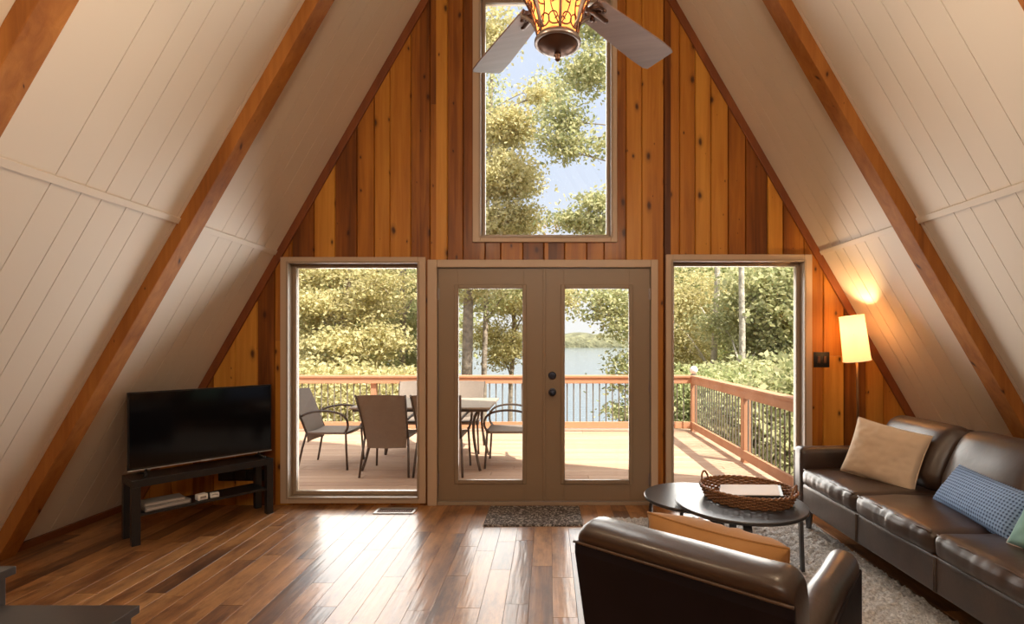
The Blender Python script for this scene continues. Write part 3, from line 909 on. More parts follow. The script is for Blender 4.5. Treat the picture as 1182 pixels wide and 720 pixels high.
def armchair():
    F = Vector((.64,.769)).normalized()
    rz = math.atan2(F.y,F.x)-PI/2          # local +y is the front
    r = thing('leather_armchair','dark leather armchair seen from behind with a mustard pillow','armchair',(.588,1.744,RZ),rz)
    W=.65; AW=.112
    prof=smooth_loop([(-.26,.12),(-.395,.74),(-.415,.79),(-.36,.815),(-.27,.805),(-.235,.74),(-.22,.66),(-.14,.42),(-.12,.14)],2)
    def fn(p):
        k=noise.noise((p.x*7,p.y*7,p.z*7))*.005
        return p+Vector((0,-k,k))
    loft_x(MB(),prof,W/2-.004,.045,fn=fn).build('backrest',M['leather'],r,smooth=True)
    # flat dark rear panel (a quad in the y,z plane, full width)
    m=MB()
    poly=[(-.270,.09),(-.402,.715),(-.400,.745),(-.385,.75),(-.25,.09)]
    m.prism(poly,'x',-W/2,W/2)
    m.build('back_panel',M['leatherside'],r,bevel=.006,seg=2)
    MB().tube([(-W/2+W*i/20,-.404,.748) for i in range(21)],.0045,6).build('seam',M['piping'],r,smooth=True)
    for s in (-1,1):
        def fa(o,n,q,h):
            o=o+n*noise.noise((o.x*5+s,o.y*5,o.z*5))*.004
            if n.z>.2:
                o.z+=.016*(1-q.x*q.x)
            o.z-=.05*max(0,-q.y)*(q.z>0)
            return o
        x0,x1=sorted((s*(W/2-.004),s*(W/2-AW)))
        a=MB().rbox(x0,-.24,.08,x1,.505,.585,.038,n=14,e=5,fn=fa).build('armrest',M['leather'],r,smooth=True)
        xs=s*(W/2)
        xa,xb=sorted((xs-s*.02,xs+s*.004))
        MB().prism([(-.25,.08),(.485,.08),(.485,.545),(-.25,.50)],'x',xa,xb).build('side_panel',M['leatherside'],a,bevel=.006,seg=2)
    MB().rbox(-W/2+AW,-.20,.10,W/2-AW,.46,.30,.02,n=8,e=3).build('base',M['leather'],r,smooth=True)
    MB().rbox(-W/2+AW+.004,-.17,.29,W/2-AW-.004,.50,.415,.045,n=18,e=5,fn=crown_fn(.02,31,.005)).build('seat_cushion',M['leather'],r,smooth=True)
    for x in (-.26,.26):
        for y in (-.2,.42):
            MB().lathe([(0,0),(.02,0),(.028,.09),(0,.09)],4,(x,y,0)).build('leg',M['blackwood'],r,bevel=.003)
    Rw=T[r]
    Mx=Rw@orient((.015,-.075,.605),(1,.0,-.02),(0,-.34,.95))
    o=cushion('throw_pillow','mustard yellow throw pillow lying in the leather armchair',.45,.40,.23,M['mustard'],M['mustard'],Mx,21,wr=.015)
armchair()

# ------------------------------------------------------------------ nesting tables, basket
def round_table(name,label,c,rad,h,rz,nl):
    r=thing(name,label,'coffee table',(c[0],c[1],RZ),rz)
    h-=RZ
    MB().lathe([(0,h-.022),(rad-.006,h-.022),(rad,h-.016),(rad,h-.005),(rad-.004,h),(0,h)],72).build('tabletop',M['blackwood'],r,smooth=True,angle=35)
    for k in range(nl):
        a=2*PI*k/nl+.0
        ca,sa=math.cos(a),math.sin(a)
        rl=rad-.035
        # bent plywood: flat under the top, curving down into the leg
        pts=[(rl-.20,h-.032),(rl-.08,h-.032)]+[(rl-.08+.075*math.sin(t*PI/2),h-.032-.075*(1-math.cos(t*PI/2))) for t in (.2,.4,.6,.8,1)]+[(rl-.003,h-.2),(rl+.004,0)]
        m=MB(); th=.010; w=.024
        vs=[];fs=[]
        for i,(q,z) in enumerate(pts):
            p0=Vector(pts[max(i-1,0)]); p1=Vector(pts[min(i+1,len(pts)-1)]); t=(p1-p0).normalized(); nn=Vector((-t.y,t.x))
            for sgn in (1,-1):
                for ws in (-w,w):
                    rr=q+nn.x*th*sgn; zz=z+nn.y*th*sgn
                    if i==len(pts)-1: zz=0
                    vs.append((rr*ca-ws*sa, rr*sa+ws*ca, zz))
        for i in range(len(pts)-1):
            o=i*4
            for a_,b_ in ((0,1),(1,3),(3,2),(2,0)): fs.append((o+a_,o+b_,o+4+b_,o+4+a_))
        fs.append((0,1,3,2)); o=(len(pts)-1)*4; fs.append((o,o+2,o+3,o+1))
        m.add(vs,fs).build('leg',M['blackwood'],r,smooth=True,angle=40,bevel=.003)
    return r
TZ=.415
round_table('nesting_table','larger round black coffee table carrying the woven tray',(1.185,3.22),.39,TZ,R(-13),4)
round_table('nesting_table','smaller round black coffee table tucked under the larger one',(.985,3.50),.335,TZ-.045,R(38),3)

def basket():
    r=thing('basket_tray','oval brown woven tray with loop handles on the larger coffee table','tray',(1.25,3.27,TZ),R(-40))
    A,B=.285,.245
    def ell(a,b,t): return (a*math.cos(t),b*math.sin(t))
    ns=96
    m=MB()
    rows=7
    for k in range(rows):
        z=.006+.0098*k; fl=1-.10*(1-k/(rows-1))
        ph=k%2*PI
        pts=[]
        for i in range(ns*2):
            t=2*PI*i/(ns*2); w=.0055*math.sin(t*26+ph)
            x,y=ell(A*fl+w,B*fl+w,t); pts.append((x,y,z))
        m.tube(pts,.0058,6,closed=True)
    m.build('woven_wall',M['basket'],r,smooth=True)
    m=MB()
    for k in range(52):
        t=2*PI*k/52
        x0,y0=ell(A*.90,B*.90,t); x1,y1=ell(A,B,t)
        m.tube([(x0,y0,.002),((x0+x1)/2,(y0+y1)/2,.035),(x1,y1,.072)],.0032,5)
    m.build('stakes',M['basket'],r,smooth=True)
    m=MB()
    for tw in (0,PI):
        pts=[]
        for i in range(160):
            t=2*PI*i/160; x,y=ell(A+.003+.005*math.cos(t*24+tw),B+.003+.005*math.cos(t*24+tw),t); pts.append((x,y,.075+.005*math.sin(t*24+tw)))
        m.tube(pts,.0065,6,closed=True)
    m.build('rim',M['basket'],r,smooth=True)
    m=MB(); m.lathe([(0,.004),(.9,.004),(.9,.010),(0,.010)],48,sx=A,sy=B); m.build('bottom',M['basket'],r,smooth=True,angle=40)
    for s in (-1,1):
        pts=[]
        for i in range(25):
            a=PI*i/24; pts.append((s*(A-.012+.012*math.sin(a)), .05*math.cos(a), .07+.062*math.sin(a)))
        m=MB().tube(pts,.006,8)
        hp=[(p[0]+.004*math.cos(i*1.6),p[1]+.003*math.sin(i*1.6),p[2]+.004*math.sin(i*1.6)) for i,p in enumerate(pts)]
        m.tube(hp,.004,6)
        m.build('handle',M['basket'],r,smooth=True)
    # binder lying in the tray
    Rm=T[r]
    loc=Rm@Vector((.02,.0,.012))
    q=thing('guest_binder','dark binder with pale cover lying in the woven tray','binder',tuple(loc),R(-20))
    tilt=Matrix.Translation((0,0,.038))@Matrix.Rotation(R(-5),4,'Y')
    MB().box(-.185,-.125,-.014,.185,.125,.010,M=tilt).build('cover',M['black'],q,bevel=.003)
    o=MB().box(-.180,-.122,.010,.165,.122,.0135,M=tilt).build('sheet',M['paper'],q,bevel=.001); o['label']='pale pinkish top sheet'
basket()

# ------------------------------------------------------------------ floor lamp
def floor_lamp():
    r=thing('floor_lamp','lit floor lamp with cream shade in corner behind the sofa','floor lamp',(2.50,4.20,0))
    MB().lathe([(0,0),(.12,0),(.12,.012),(.03,.025),(.014,.04),(0,.04)],40).build('base',M['lampmetal'],r,smooth=True,angle=35)
    MB().tube([(0,0,.03),(0,0,.9),(-.006,0,1.27)],.009,12).build('pole',M['lampmetal'],r,smooth=True)
    tl=Matrix.Translation((-.006,0,1.25))@Matrix.Rotation(R(-7),4,'Y')
    n=48; vs=[];fs=[]
    prof=[(.100,0),(.095,.18),(.090,.37)]
    m=MB(); m.lathe(prof,n,M=tl)
    m.lathe([(q-.002,z) for q,z in prof],n,M=tl)
    sh=m.build('lamp_shade',M['lampshade'],r,smooth=True)
    m=MB()
    m.tube([(.101*math.cos(2*PI*i/48),.101*math.sin(2*PI*i/48),.004) for i in range(48)],.003,6,closed=True,M=tl)
    m.build('shade_trim',M['lampshade'],sh,smooth=True); m=MB()
    m.tube([(.091*math.cos(2*PI*i/48),.091*math.sin(2*PI*i/48),.366) for i in range(48)],.003,6,closed=True,M=tl)
    m.build('shade_trim',M['lampshade'],sh,smooth=True)
    m=MB()
    for k in range(3):
        a=2*PI*k/3; m.tube([(0,0,.22),(.094*math.cos(a),.094*math.sin(a),.22)],.002,6,M=tl)
    m.build('spider',M['lampmetal'],sh,smooth=True); m=MB()
    m.tube([(0,0,0),(0,0,.12)],.014,12,M=tl)
    m.build('socket',M['lampmetal'],r,smooth=True)
    MB().lathe([(0,.12),(.014,.12),(.03,.165),(.03,.185),(.02,.208),(0,.215)],20,M=tl).build('bulb',M['bulb'],r,smooth=True)
    l=bpy.data.lights.new('lamp_light','POINT'); l.energy=11; l.color=(1,.62,.28); l.shadow_soft_size=.035
    o=bpy.data.objects.new('lamp_light',l); COL.objects.link(o); o.parent=r; o.location=tl@Vector((0,0,.26))
floor_lamp()

# ------------------------------------------------------------------ ceiling fan
def ceiling_fan():
    cx,cy,zb=.040,2.254,2.695
    r=thing('ceiling_fan','ceiling fan with amber scrollwork lantern and brown blades under ridge','ceiling fan',(cx,cy,zb))
    ridge=APEX-zb
    MB().tube([(0,0,.5),(0,0,ridge-.16)],.014,14).build('downrod',M['bronze'],r,smooth=True)
    MB().lathe([(0,ridge-.30),(.03,ridge-.30),(.075,ridge-.22),(.085,ridge-.17),(.0,ridge-.17)],32).build('canopy',M['bronze'],r,smooth=True,angle=35)
    MB().lathe([(0,.25),(.12,.25),(.165,.28),(.175,.34),(.165,.41),(.10,.46),(.04,.50),(.02,.54),(0,.54)],48).build('motor_housing',M['bronze'],r,smooth=True,angle=40)
    prof=[(.083,.018),(.087,.05),(.096,.09),(.108,.13),(.125,.17),(.142,.205),(.160,.24)]
    def rad(z):
        for (a,za),(b,zb_) in zip(prof,prof[1:]):
            if za<=z<=zb_: return a+(b-a)*(z-za)/(zb_-za)
        return prof[-1][0] if z>.2 else prof[0][0]
    m=MB(); m.lathe(prof,48); 
    g=m.build('lantern_glass',M['amber'],r,smooth=True)
    # rim and dished bottom cap
    MB().lathe([(.082,.026),(.092,.02),(.101,.006),(.101,-.004),(.094,-.010),(.086,-.006),(.082,.008),(.082,.026)],56).build('rim',M['pewter'],r,smooth=True)
    MB().lathe([(.087,-.006),(.075,-.022),(.055,-.036),(.03,-.045),(.0,-.048)],48).build('bottom_cap',M['bronze'],r,smooth=True)
    MB().lathe([(0,-.044),(.014,-.046),(.016,-.056),(.010,-.062),(.012,-.07),(.006,-.078),(0,-.08)],20).build('finial',M['bronze'],r,smooth=True)
    # cage: straps and scrolls on the surface
    def P(a,z,off=.004):
        q=rad(z)+off; return (q*math.cos(a),q*math.sin(a),z)
    m=MB(); nst=6
    for k in range(nst):
        a=2*PI*k/nst - PI/2 + .1
        pts=[P(a,.018+.222*i/14,.005) for i in range(15)]
        m.tube(pts,.006,6)
    m.tube([P(2*PI*i/64,.236,.004) for i in range(64)],.007,6,closed=True)
    m.build('strap',M['bronze'],g,smooth=True)
    m=MB(); da=2*PI/nst
    for k in range(nst):
        a0=2*PI*k/nst-PI/2+.1
        for s in (0,1):
            base=a0 + (0 if s==0 else da); sg=1 if s==0 else -1
            def scroll(ca,cz,R0,turn,st,dirn):
                o=[]
                for i in range(30):
                    t=i/29; ang=st+dirn*turn*t; q=R0*(1-.72*t)
                    o.append(P(base+sg*(ca+q*math.cos(ang)/rad(max(.02,min(.235,cz)))), max(.02,min(.235,cz+q*math.sin(ang)))))
                return o
            m.tube(scroll(.28,.062,.033,7.5,PI,1),.003,5)
            m.tube(scroll(.36,.150,.036,8.0,-PI/2,-1),.003,5)
            m.tube(scroll(.16,.205,.024,7.0,-PI/2,1),.003,5)
            pts=[P(base+sg*(.04+.72*math.sin(t/14*PI)*.5), .03+.19*t/14) for t in range(15)]
            m.tube(pts,.0028,5)
    m.build('scrollwork',M['bronze'],g,smooth=True)
    for k in range(3):
        a=2*PI*k/3-1.2
        c=(.045*math.cos(a),.045*math.sin(a))
        MB().lathe([(0,.09),(.010,.09),(.016,.105),(.013,.125),(.004,.145),(0,.147)],14,(c[0],c[1],0)).build('candle_bulb',M['bulb'],r,smooth=True)
    # blades
    zbld=.255
    angs=[R(50.5+72*k-3) for k in range(5)]; angs[1]=R(118)
    angs=[R(46.6)+k*2*PI/5 for k in range(5)]
    for a in angs:
        Mx=Matrix.Rotation(a,4,'Z')@Matrix.Translation((0,0,zbld))@Matrix.Rotation(R(-11),4,'X')
        n=18; out=[]
        r0,r1=.215,.832
        w0,w1=.068,.092
        top=[]
        for i in range(n+1):
            t=i/n; x=r0+(r1-r0)*t
            w=w0+(w1-w0)*min(1,t*1.3)
            if t>.98: w-= .010*((t-.98)/.02)**2
            if t<.05: w-= .014*((.05-t)/.05)**2
            top.append((x,w))
        poly=top+[(x,-w) for x,w in reversed(top)]
        b=MB().prism(poly,'z',-.004,.004,M=Mx).build('blade',M['blade'],r,bevel=.0015)
        m=MB()
        m.tube([(.12,0,-.0),(.16,0,-.022),(.20,0,-.02),(.235,0,-.009),(.33,0,-.008)],[.015,.013,.012,.012,.010],8,M=Mx)
        for sy in (-1,1):
            m.tube([(.20,0,-.016),(.23,sy*.035,-.014),(.265,sy*.04,-.010),(.275,sy*.022,-.009),(.258,sy*.015,-.009)],.007,6,M=Mx)
            m.lathe([(0,-.012),(.011,-.010),(.011,-.003),(0,-.003)],10,(.285,sy*.034,0),M=Mx)
        m.lathe([(0,-.012),(.011,-.010),(.011,-.003),(0,-.003)],10,(.345,0,0),M=Mx)
        m.build('blade_iron',M['bronze'],b,smooth=True)
    # flared side arms of the lantern
    for k in range(4):
        a=PI/4+k*PI/2+.05
        pts=[(q*math.cos(a),q*math.sin(a),z) for q,z in ((.088,.03),(.11,.055),(.125,.10),(.15,.15),(.19,.19),(.215,.205),(.222,.225),(.205,.235))]
        MB().tube(pts,[.004,.006,.007,.008,.009,.009,.008,.006],8).build('lantern_arm',M['pewter'],r,smooth=True)
    l=bpy.data.lights.new('fan_light','POINT'); l.energy=3.5; l.color=(1,.62,.32); l.shadow_soft_size=.05
    o=bpy.data.objects.new('fan_light',l); COL.objects.link(o); o.parent=r; o.location=(0,0,.12)
ceiling_fan()

# ------------------------------------------------------------------ deck and railing
DZ=-.03
def deck():
    rnd=random.Random(21); m=MB(); y=YW+.16
    while y<8.55:
        x=-7.2+rnd.random()*-1.5
        while x<2.46:
            l=rnd.choice((2.4,3.0,3.6)); x1=min(x+l,2.46)
            m.box(max(x,-7.2)+.0015,y,DZ-.028,x1-.0015,y+.134,DZ); x+=l
        y+=.139
    o=m.build('deck_floor',M['deck'],bevel=.003,seg=1); tag(o,'pinkish wooden deck boards outside the doors','deck',kind='structure')
    j=MB().box(-7.2,YW+.16,DZ-.25,2.44,8.5,DZ-.04); o=j.build('deck_joist',M['railpost']); tag(o,'wooden joists under the deck boards','deck',kind='structure')
deck()

def railing():
    yb=8.44; xr=2.36; zt=.875
    P=.045
    def post(par,x,y,h=zt-.038): return MB().box(x-P,y-P,DZ,x+P,y+P,h).build('post',M['railpost'],par,bevel=.004,local=False)
    def bal(par,x,y): 
        return MB().lathe([(0,.08),(.0095,.08),(.0095,.80),(0,.80)],8,(x,y,0)).build('baluster',M['iron'],par,smooth=True,angle=40,local=False)
    r=thing('deck_railing','wooden deck railing with metal balusters along the lake side','railing',(-1,yb,DZ))
    x0=-5.5
    MB().box(x0,yb-.075,zt-.038,xr+.07,yb+.065,zt).build('top_rail',M['rail'],r,bevel=.006,local=False)
    MB().box(x0,yb-.055,.745,xr-P,yb-.017,zt-.038).build('upper_board',M['rail'],r,bevel=.003,local=False)
    MB().box(x0,yb-.055,.02,xr-P,yb-.017,.125).build('bottom_rail',M['rail'],r,bevel=.003,local=False)
    for x in (-5.44,-2.84,-.24,xr): post(r,x,yb+.03 if x<2 else yb)
    x=-4.42
    while x<xr-.08:
        if min(abs(x-p) for p in (-2.84,-.24))>.055: bal(r,x,yb)
        x+=.105
    r=thing('deck_railing','wooden deck railing with metal balusters along the right side, running towards the lake','railing',(xr,6.5,DZ))
    y0=YW+.3
    MB().box(xr-.065,y0,zt-.038,xr+.07,yb-.075,zt).build('top_rail',M['rail'],r,bevel=.006,local=False)
    MB().box(xr-.055,y0,.745,xr-.017,yb-P,zt-.038).build('upper_board',M['rail'],r,bevel=.003,local=False)
    MB().box(xr-.055,y0,.02,xr-.017,yb-P,.125).build('bottom_rail',M['rail'],r,bevel=.003,local=False)
    for y in (6.22,4.86): post(r,xr+.0,y)
    y=4.98
    while y<yb-.08:
        if abs(y-6.22)>.06: bal(r,xr,y)
        y+=.105
    q=thing('post_light','white globe light on the corner post of the deck railing','post light',(xr,yb,zt))
    MB().lathe([(0,0),(.05,0),(.05,.012),(.03,.02),(0,.02)],24).build('base',M['iron'],q,smooth=True,angle=40)
    MB().lathe([(.02,.018)]+[(.062*math.sin(PI*t/10)+.002,.085-.068*math.cos(PI*t/10)) for t in range(1,10)]+[(0,.153)],28).build('globe',M['whitep'],q,smooth=True)
railing()

# ------------------------------------------------------------------ patio furniture
def patio():
    r=thing('patio_table','rectangular patio table with a beige top and curved metal legs on the deck','table',(-1.42,6.22,DZ))
    MB().rbox(-.78,-.50,.695,.78,.50,.72,.008,n=4,e=2).build('tabletop',plain('stone_top',(.42,.34,.27),.45,nscale=40,nstr=.05,var=.15),r,smooth=True,angle=50)
    m=MB()
    m.tube([(-.74,-.46,.68),(.74,-.46,.68),(.74,.46,.68),(-.74,.46,.68)],.016,8,closed=True)
    m.build('apron_frame',M['patio_metal'],r,smooth=True)
    for sx in (-1,1):
        for sy in (-1,1):
            pts=bez((sx*.70,sy*.43,.69),(sx*.52,sy*.34,.66),(sx*.56,sy*.34,.35),(sx*.66,sy*.42,.0),14)
            MB().tube(pts,.016,8).build('leg',M['patio_metal'],r,smooth=True)
    # chair, facing +y
    c=thing('patio_chair','woven patio armchair at the left end of the table, seen from its side','chair',(-2.52,6.1,DZ),R(-90),'patio chairs on the deck')
    def backx(z):
        t=(z-.27)/.63; return .205+.055*t
    nz=14;nx=10; vs=[];fs=[]
    for s in (0,1):
        for j in range(nz+1):
            z=.30+.58*j/nz
            yy=-.20-.20*((z-.38)/.5 if z>.38 else 0)**1.25
            for i in range(nx+1):
                u=-1+2*i/nx
                vs.append((u*backx(z), yy-.03*(1-u*u)-s*.014, z+(.012*(1-u*u) if j==nz else 0)))
    Nn=(nz+1)*(nx+1)
    for s in (0,1):
        for j in range(nz):
            for i in range(nx):
                a=s*Nn+j*(nx+1)+i; fs.append((a,a+1,a+nx+2,a+nx+1))
    ring=[i for i in range(nx+1)]+[j*(nx+1)+nx for j in range(1,nz+1)]+[nz*(nx+1)+i for i in range(nx-1,-1,-1)]+[j*(nx+1) for j in range(nz-1,0,-1)]
    for a,b in zip(ring,ring[1:]+ring[:1]): fs.append((a,b,b+Nn,a+Nn))
    MB().add(vs,fs).build('backrest',M['sling'],c,smooth=True,angle=50)
    def fs_(o,n,q,h):
        o.z-=.012*(1-q.x*q.x); return o
    MB().rbox(-.235,-.215,.395,.235,.25,.425,.012,n=8,e=2,fn=fs_).build('seat',M['sling'],c,smooth=True)
    for sx in (-1,1):
        MB().tube([(sx*.232,-.21,.41),(sx*.245,-.25,.25),(sx*.262,-.30,0)],.0125,8).build('leg',M['patio_metal'],c,smooth=True)
        MB().tube([(sx*.24,.235,.45),(sx*.25,.245,.25),(sx*.262,.262,0)],.0125,8).build('leg',M['patio_metal'],c,smooth=True)
        pts=bez((sx*.225,-.27,.60),(sx*.30,-.12,.69),(sx*.30,.10,.68),(sx*.285,.20,.63),10)+bez((sx*.285,.20,.63),(sx*.275,.29,.58),(sx*.26,.285,.46),(sx*.238,.22,.415),8)[1:]
        MB().tube(pts,.013,8).build('armrest',M['patio_metal'],c,smooth=True)
    m=MB()
    for sx in (-1,1):
        m.tube([(sx*.232,-.21,.41),(sx*.236,-.285,.60),(sx*.258,-.42,.885)],.011,8)
    m.tube([(-.235,.245,.41),(.235,.245,.41)],.011,8); m.tube([(-.232,-.21,.41),(.232,-.21,.41)],.011,8)
    m.build('frame',M['patio_metal'],c,smooth=True)
    spots=[((-1.74,5.80),0,'woven patio chair with its back turned, full behind the left window'),
           ((-1.17,5.80),0,'woven patio chair with its back turned, cut by the window and door frames'),
           ((-.46,6.16),R(90),'woven patio armchair facing the table from its right end'),
           ((-1.84,6.95),R(180),'woven patio chair across the table in sun, seen through the left window'),
           ((-1.16,6.95),R(180),'woven patio chair across the table in sun, seen through the left door')]
    for (x,y),a,lab in spots:
        k=copy_tree(c); k.location=(x,y,DZ); k.rotation_euler=(0,0,a); k['label']=lab
patio()

# ------------------------------------------------------------------ land, lake, far shore
def land():
    vs=[];fs=[]; xs=[-70+140*i/70 for i in range(71)]; ys=[YW+1+ (90-YW-1)*(j/50)**1.4 for j in range(51)]
    def gz(x,y):
        z=-2.1-(max(y,8)-8)*.125
        if abs(x-1)>6: z+=min(3.2,(abs(x-1)-6)*.13)*min(1,max(0,(y-8)/20))
        return z+.15*noise.noise((x*.3,y*.3,0))
    for y in ys:
        for x in xs: vs.append((x,y,gz(x,y)))
    n=71
    fs=[(j*n+i,j*n+i+1,(j+1)*n+i+1,(j+1)*n+i) for j in range(50) for i in range(70)]
    o=MB().add(vs,fs).build('ground',M['ground'],smooth=True); tag(o,'leaf strewn bank sloping down to the lake','ground',kind='structure')
    o=MB().box(-2500,20,-6.4,2500,1700,-6).build('lake',M['water']); tag(o,'pale lake beyond the deck','lake',kind='structure')
    # far shore: wooded ridge
    vs=[];fs=[]; nx=260; prof=[(850,-6.2),(852,2),(860,9),(880,13),(930,16),(1100,12),(1300,-8)]
    for i in range(nx+1):
        x=-1500+3000*i/nx
        hh=1+.25*noise.noise((x*.004,0,5))+.10*noise.noise((x*.03,0,9))
        for k,(y,z) in enumerate(prof):
            b=noise.noise((x*.05,y*.05,2))*2.2+noise.noise((x*.17,y*.17,4))*1.6
            vs.append((x,y+noise.noise((x*.02,0,1))*14,z*hh*1.15+(b if 0<k<6 else 0)))
    m_=len(prof)
    fs=[(i*m_+k,i*m_+k+1,(i+1)*m_+k+1,(i+1)*m_+k) for i in range(nx) for k in range(m_-1)]
    o=MB().add(vs,fs).build('hill',M['far'],smooth=True); tag(o,'low wooded far shore across the lake','hill',kind='structure')
land()

# ------------------------------------------------------------------ trees
def leaf_mesh(blobs, size, rng, flat=.0):
    V=[];
    for (cx,cy,cz,rx,ry,rz,n) in blobs:
        n=int(n*2.0)
        # sprays: small clusters of leaves within the blob
        nc=max(1,n//46)
        d=rng.normal(size=(nc,3)); d/=np.linalg.norm(d,axis=1)[:,None]
        rad=rng.random(nc)**(1/2.2)
        C=np.array([cx,cy,cz])+d*rad[:,None]*np.array([rx,ry,rz])
        idx=rng.integers(0,nc,n)
        P=C[idx]+rng.normal(size=(n,3))*np.array([.27,.27,.075])*(size/.105)**.7*(1 if size<.15 else 1.1)
        nrm=rng.normal(size=(n,3))+np.array([0,0,.9]); nrm/=np.linalg.norm(nrm,axis=1)[:,None]
        t=rng.normal(size=(n,3)); t-=nrm*(t*nrm).sum(1)[:,None]; t/=np.linalg.norm(t,axis=1)[:,None]
        b=np.cross(nrm,t)
        s=size*(.6+.8*rng.random(n))[:,None]
        q=np.stack([P-t*s*.5, P+b*s*.30-t*s*.05, P+t*s*.5, P-b*s*.30-t*s*.05],1)
        V.append(q.reshape(-1,3))
    V=np.concatenate(V); k=len(V)//4
    me=bpy.data.meshes.new('foliage')
    me.vertices.add(len(V)); me.vertices.foreach_set('co',V.astype(np.float32).ravel())
    me.loops.add(len(V)); me.loops.foreach_set('vertex_index',np.arange(len(V),dtype=np.int32))
    me.polygons.add(k); me.polygons.foreach_set('loop_start',np.arange(0,4*k,4,dtype=np.int32))
    me.polygons.foreach_set('loop_total',np.full(k,4,dtype=np.int32))
    me.update(calc_edges=True); me.validate()
    return me
rng=np.random.default_rng(4)
def gzz(y): return -2.3-(max(y,8)-8)*.125
def tree(name,label,x,y,h,r,lean,blobs,size,lm,bm='bark',group=None,cat='tree'):
    """blobs in world coordinates (x,y,z,rx,ry,rz,n)"""
    z0=gzz(y)
    root=thing(name,label,cat,(x,y,z0),0,group)
    top=Vector((x+lean[0],y+lean[1],z0+h))
    pts=[];rs=[]
    for i in range(13):
        t=i/12
        pts.append((x+lean[0]*t+.12*noise.noise((t*3,x,y))*(t>0), y+lean[1]*t+.12*noise.noise((t*3,x,y+7))*(t>0), z0+h*t-.1*(i==0)))
        rs.append(r*(1.25 if i==0 else 1)*(1-.62*t))
    m=MB().tube(pts,rs,10)
    for (bx,by,bz,rx,ry,rz,n) in blobs:
        t=min(.95,max(.15,(bz-z0-rz*.6)/h)); k=int(t*12); p=Vector(pts[k])
        e=Vector((bx,by,bz)); br=max(.015,rs[k]*.42)
        mid=(p+e)/2+Vector((0,0,.25))
        m.tube([p,(p+mid)/2+Vector((0,0,.05)),mid,e],[br,br*.8,br*.55,br*.2],6)
        for q in range(3):
            d=Vector(rng.normal(size=3)); d.normalize(); d=Vector((d.x*rx,d.y*ry,d.z*rz))*.8
            m.tube([mid.lerp(e,.5),e+d*.5,e+d],[br*.4,br*.28,br*.1],5)
    m.build('trunk',M[bm],root,smooth=True,local=False)
    me=leaf_mesh(blobs,size,rng)
    V=np.empty(len(me.vertices)*3,np.float32); me.vertices.foreach_get('co',V); V=V.reshape(-1,3)-np.array([x,y,z0],np.float32)
    me.vertices.foreach_set('co',V.ravel()); me.update()
    me.materials.append(M[lm])
    f=bpy.data.objects.new('foliage',me); COL.objects.link(f); f.parent=root
    return root
def at(px,py,y): return ((px-633)*y/600, y, 1.395-(py-396)*y/600)
def bl(px,py,y,rx,rz,n,ry=None): 
    a=at(px,py,y); return (a[0],a[1],a[2],rx,ry or rx,rz,n)

# tall tree left of centre: big trunk seen through the left door
tree('broadleaf_tree','tall tree whose thick trunk fills the left edge of the left door glass',-2.28,14,17,.17,(.3,.2),
     [bl(584,150,14,.6,.5,2600),bl(580,205,14,.85,.7,4000),bl(592,255,14,.7,.4,2200),bl(567,262,14,.5,.4,1500),bl(570,40,14,.35,.8,1000),bl(622,110,14,.25,.3,350),bl(545,330,14,.9,.5,800),bl(480,230,14.5,1.6,1.6,2400)],.105,'leaf_y')
tree('broadleaf_tree','slender dark tree second from the left in the left door glass',-2.05,16.2,16,.10,(.25,.1),
     [bl(560,345,16.5,.7,.6,700),bl(600,330,16.5,.9,.5,900),bl(560,120,16.5,.9,1.4,1100),bl(640,105,16,.6,.7,700)],.105,'leaf_g')
tree('broadleaf_tree','forked young tree standing nearest the centre stile in left door glass',-1.42,18,9,.10,(.3,0),
     [bl(588,350,18,.8,.7,1300),bl(592,395,18,.9,.6,1700),bl(560,385,18,.7,.5,800),bl(620,350,18,1.0,.8,1500),bl(655,345,18,.5,.5,700),bl(575,415,18,.6,.35,500)],.105,'leaf_y')
# dense wood behind the left window
tree('broadleaf_tree','dense yellow green tree filling the top of the left window',-5.6,14,13,.14,(.2,.4),
     [bl(px,py,y,r_,.40+.12*(i%3),n_) for i,(px,py,y,r_,n_) in enumerate([(352,318,14,.9,1300),(398,312,14.6,.9,1300),(440,325,13.8,.8,1100),(370,350,13.6,.9,1300),(415,362,14.4,1.0,1500),(350,382,14.2,.8,1200),(392,396,13.4,1.0,1500),(440,392,14,.8,1200),(360,420,13.8,.9,1300),(410,428,13.6,1.0,1500),(335,345,14,.8,900),(425,345,15.2,.9,900)])],.105,'leaf_y')
tree('broadleaf_tree','leafy tree with grey trunk near the right edge of the left window',-4.6,16,13,.13,(.1,.3),
     [bl(px,py,y,r_,.34,n_) for (px,py,y,r_,n_) in [(455,315,17.4,1.1,1500),(490,330,16.8,1.0,1300),(440,352,17.6,1.0,1300),(478,372,16.9,1.0,1400),(450,398,17.5,1.1,1400),(490,410,16.8,.9,1200),(468,430,16.2,1.0,1200)]],.105,'leaf_g')
tree('broadleaf_tree','darker tree deeper in the wood behind the left window',-9.5,21,15,.2,(.3,.3),
     [bl(350,330,21,3.2,3.0,6500),bl(420,360,22,3.2,3.0,7000),bl(480,340,22,2.4,2.6,4500),bl(340,420,20,2.8,2,4500),bl(450,430,21,2.8,1.6,4500)],.19,'leaf_d')
tree('undergrowth_bush','low bright bush behind the balusters of the left window',-4.9,11.4,2.2,.05,(0,0),
     [bl(375,455,11.4,1.2,.8,4200),bl(430,465,11.6,1.2,.8,4200),bl(475,460,12,1.0,.7,2800),bl(350,485,11.2,1.0,.8,2500)],.10,'leaf_y',cat='bush')
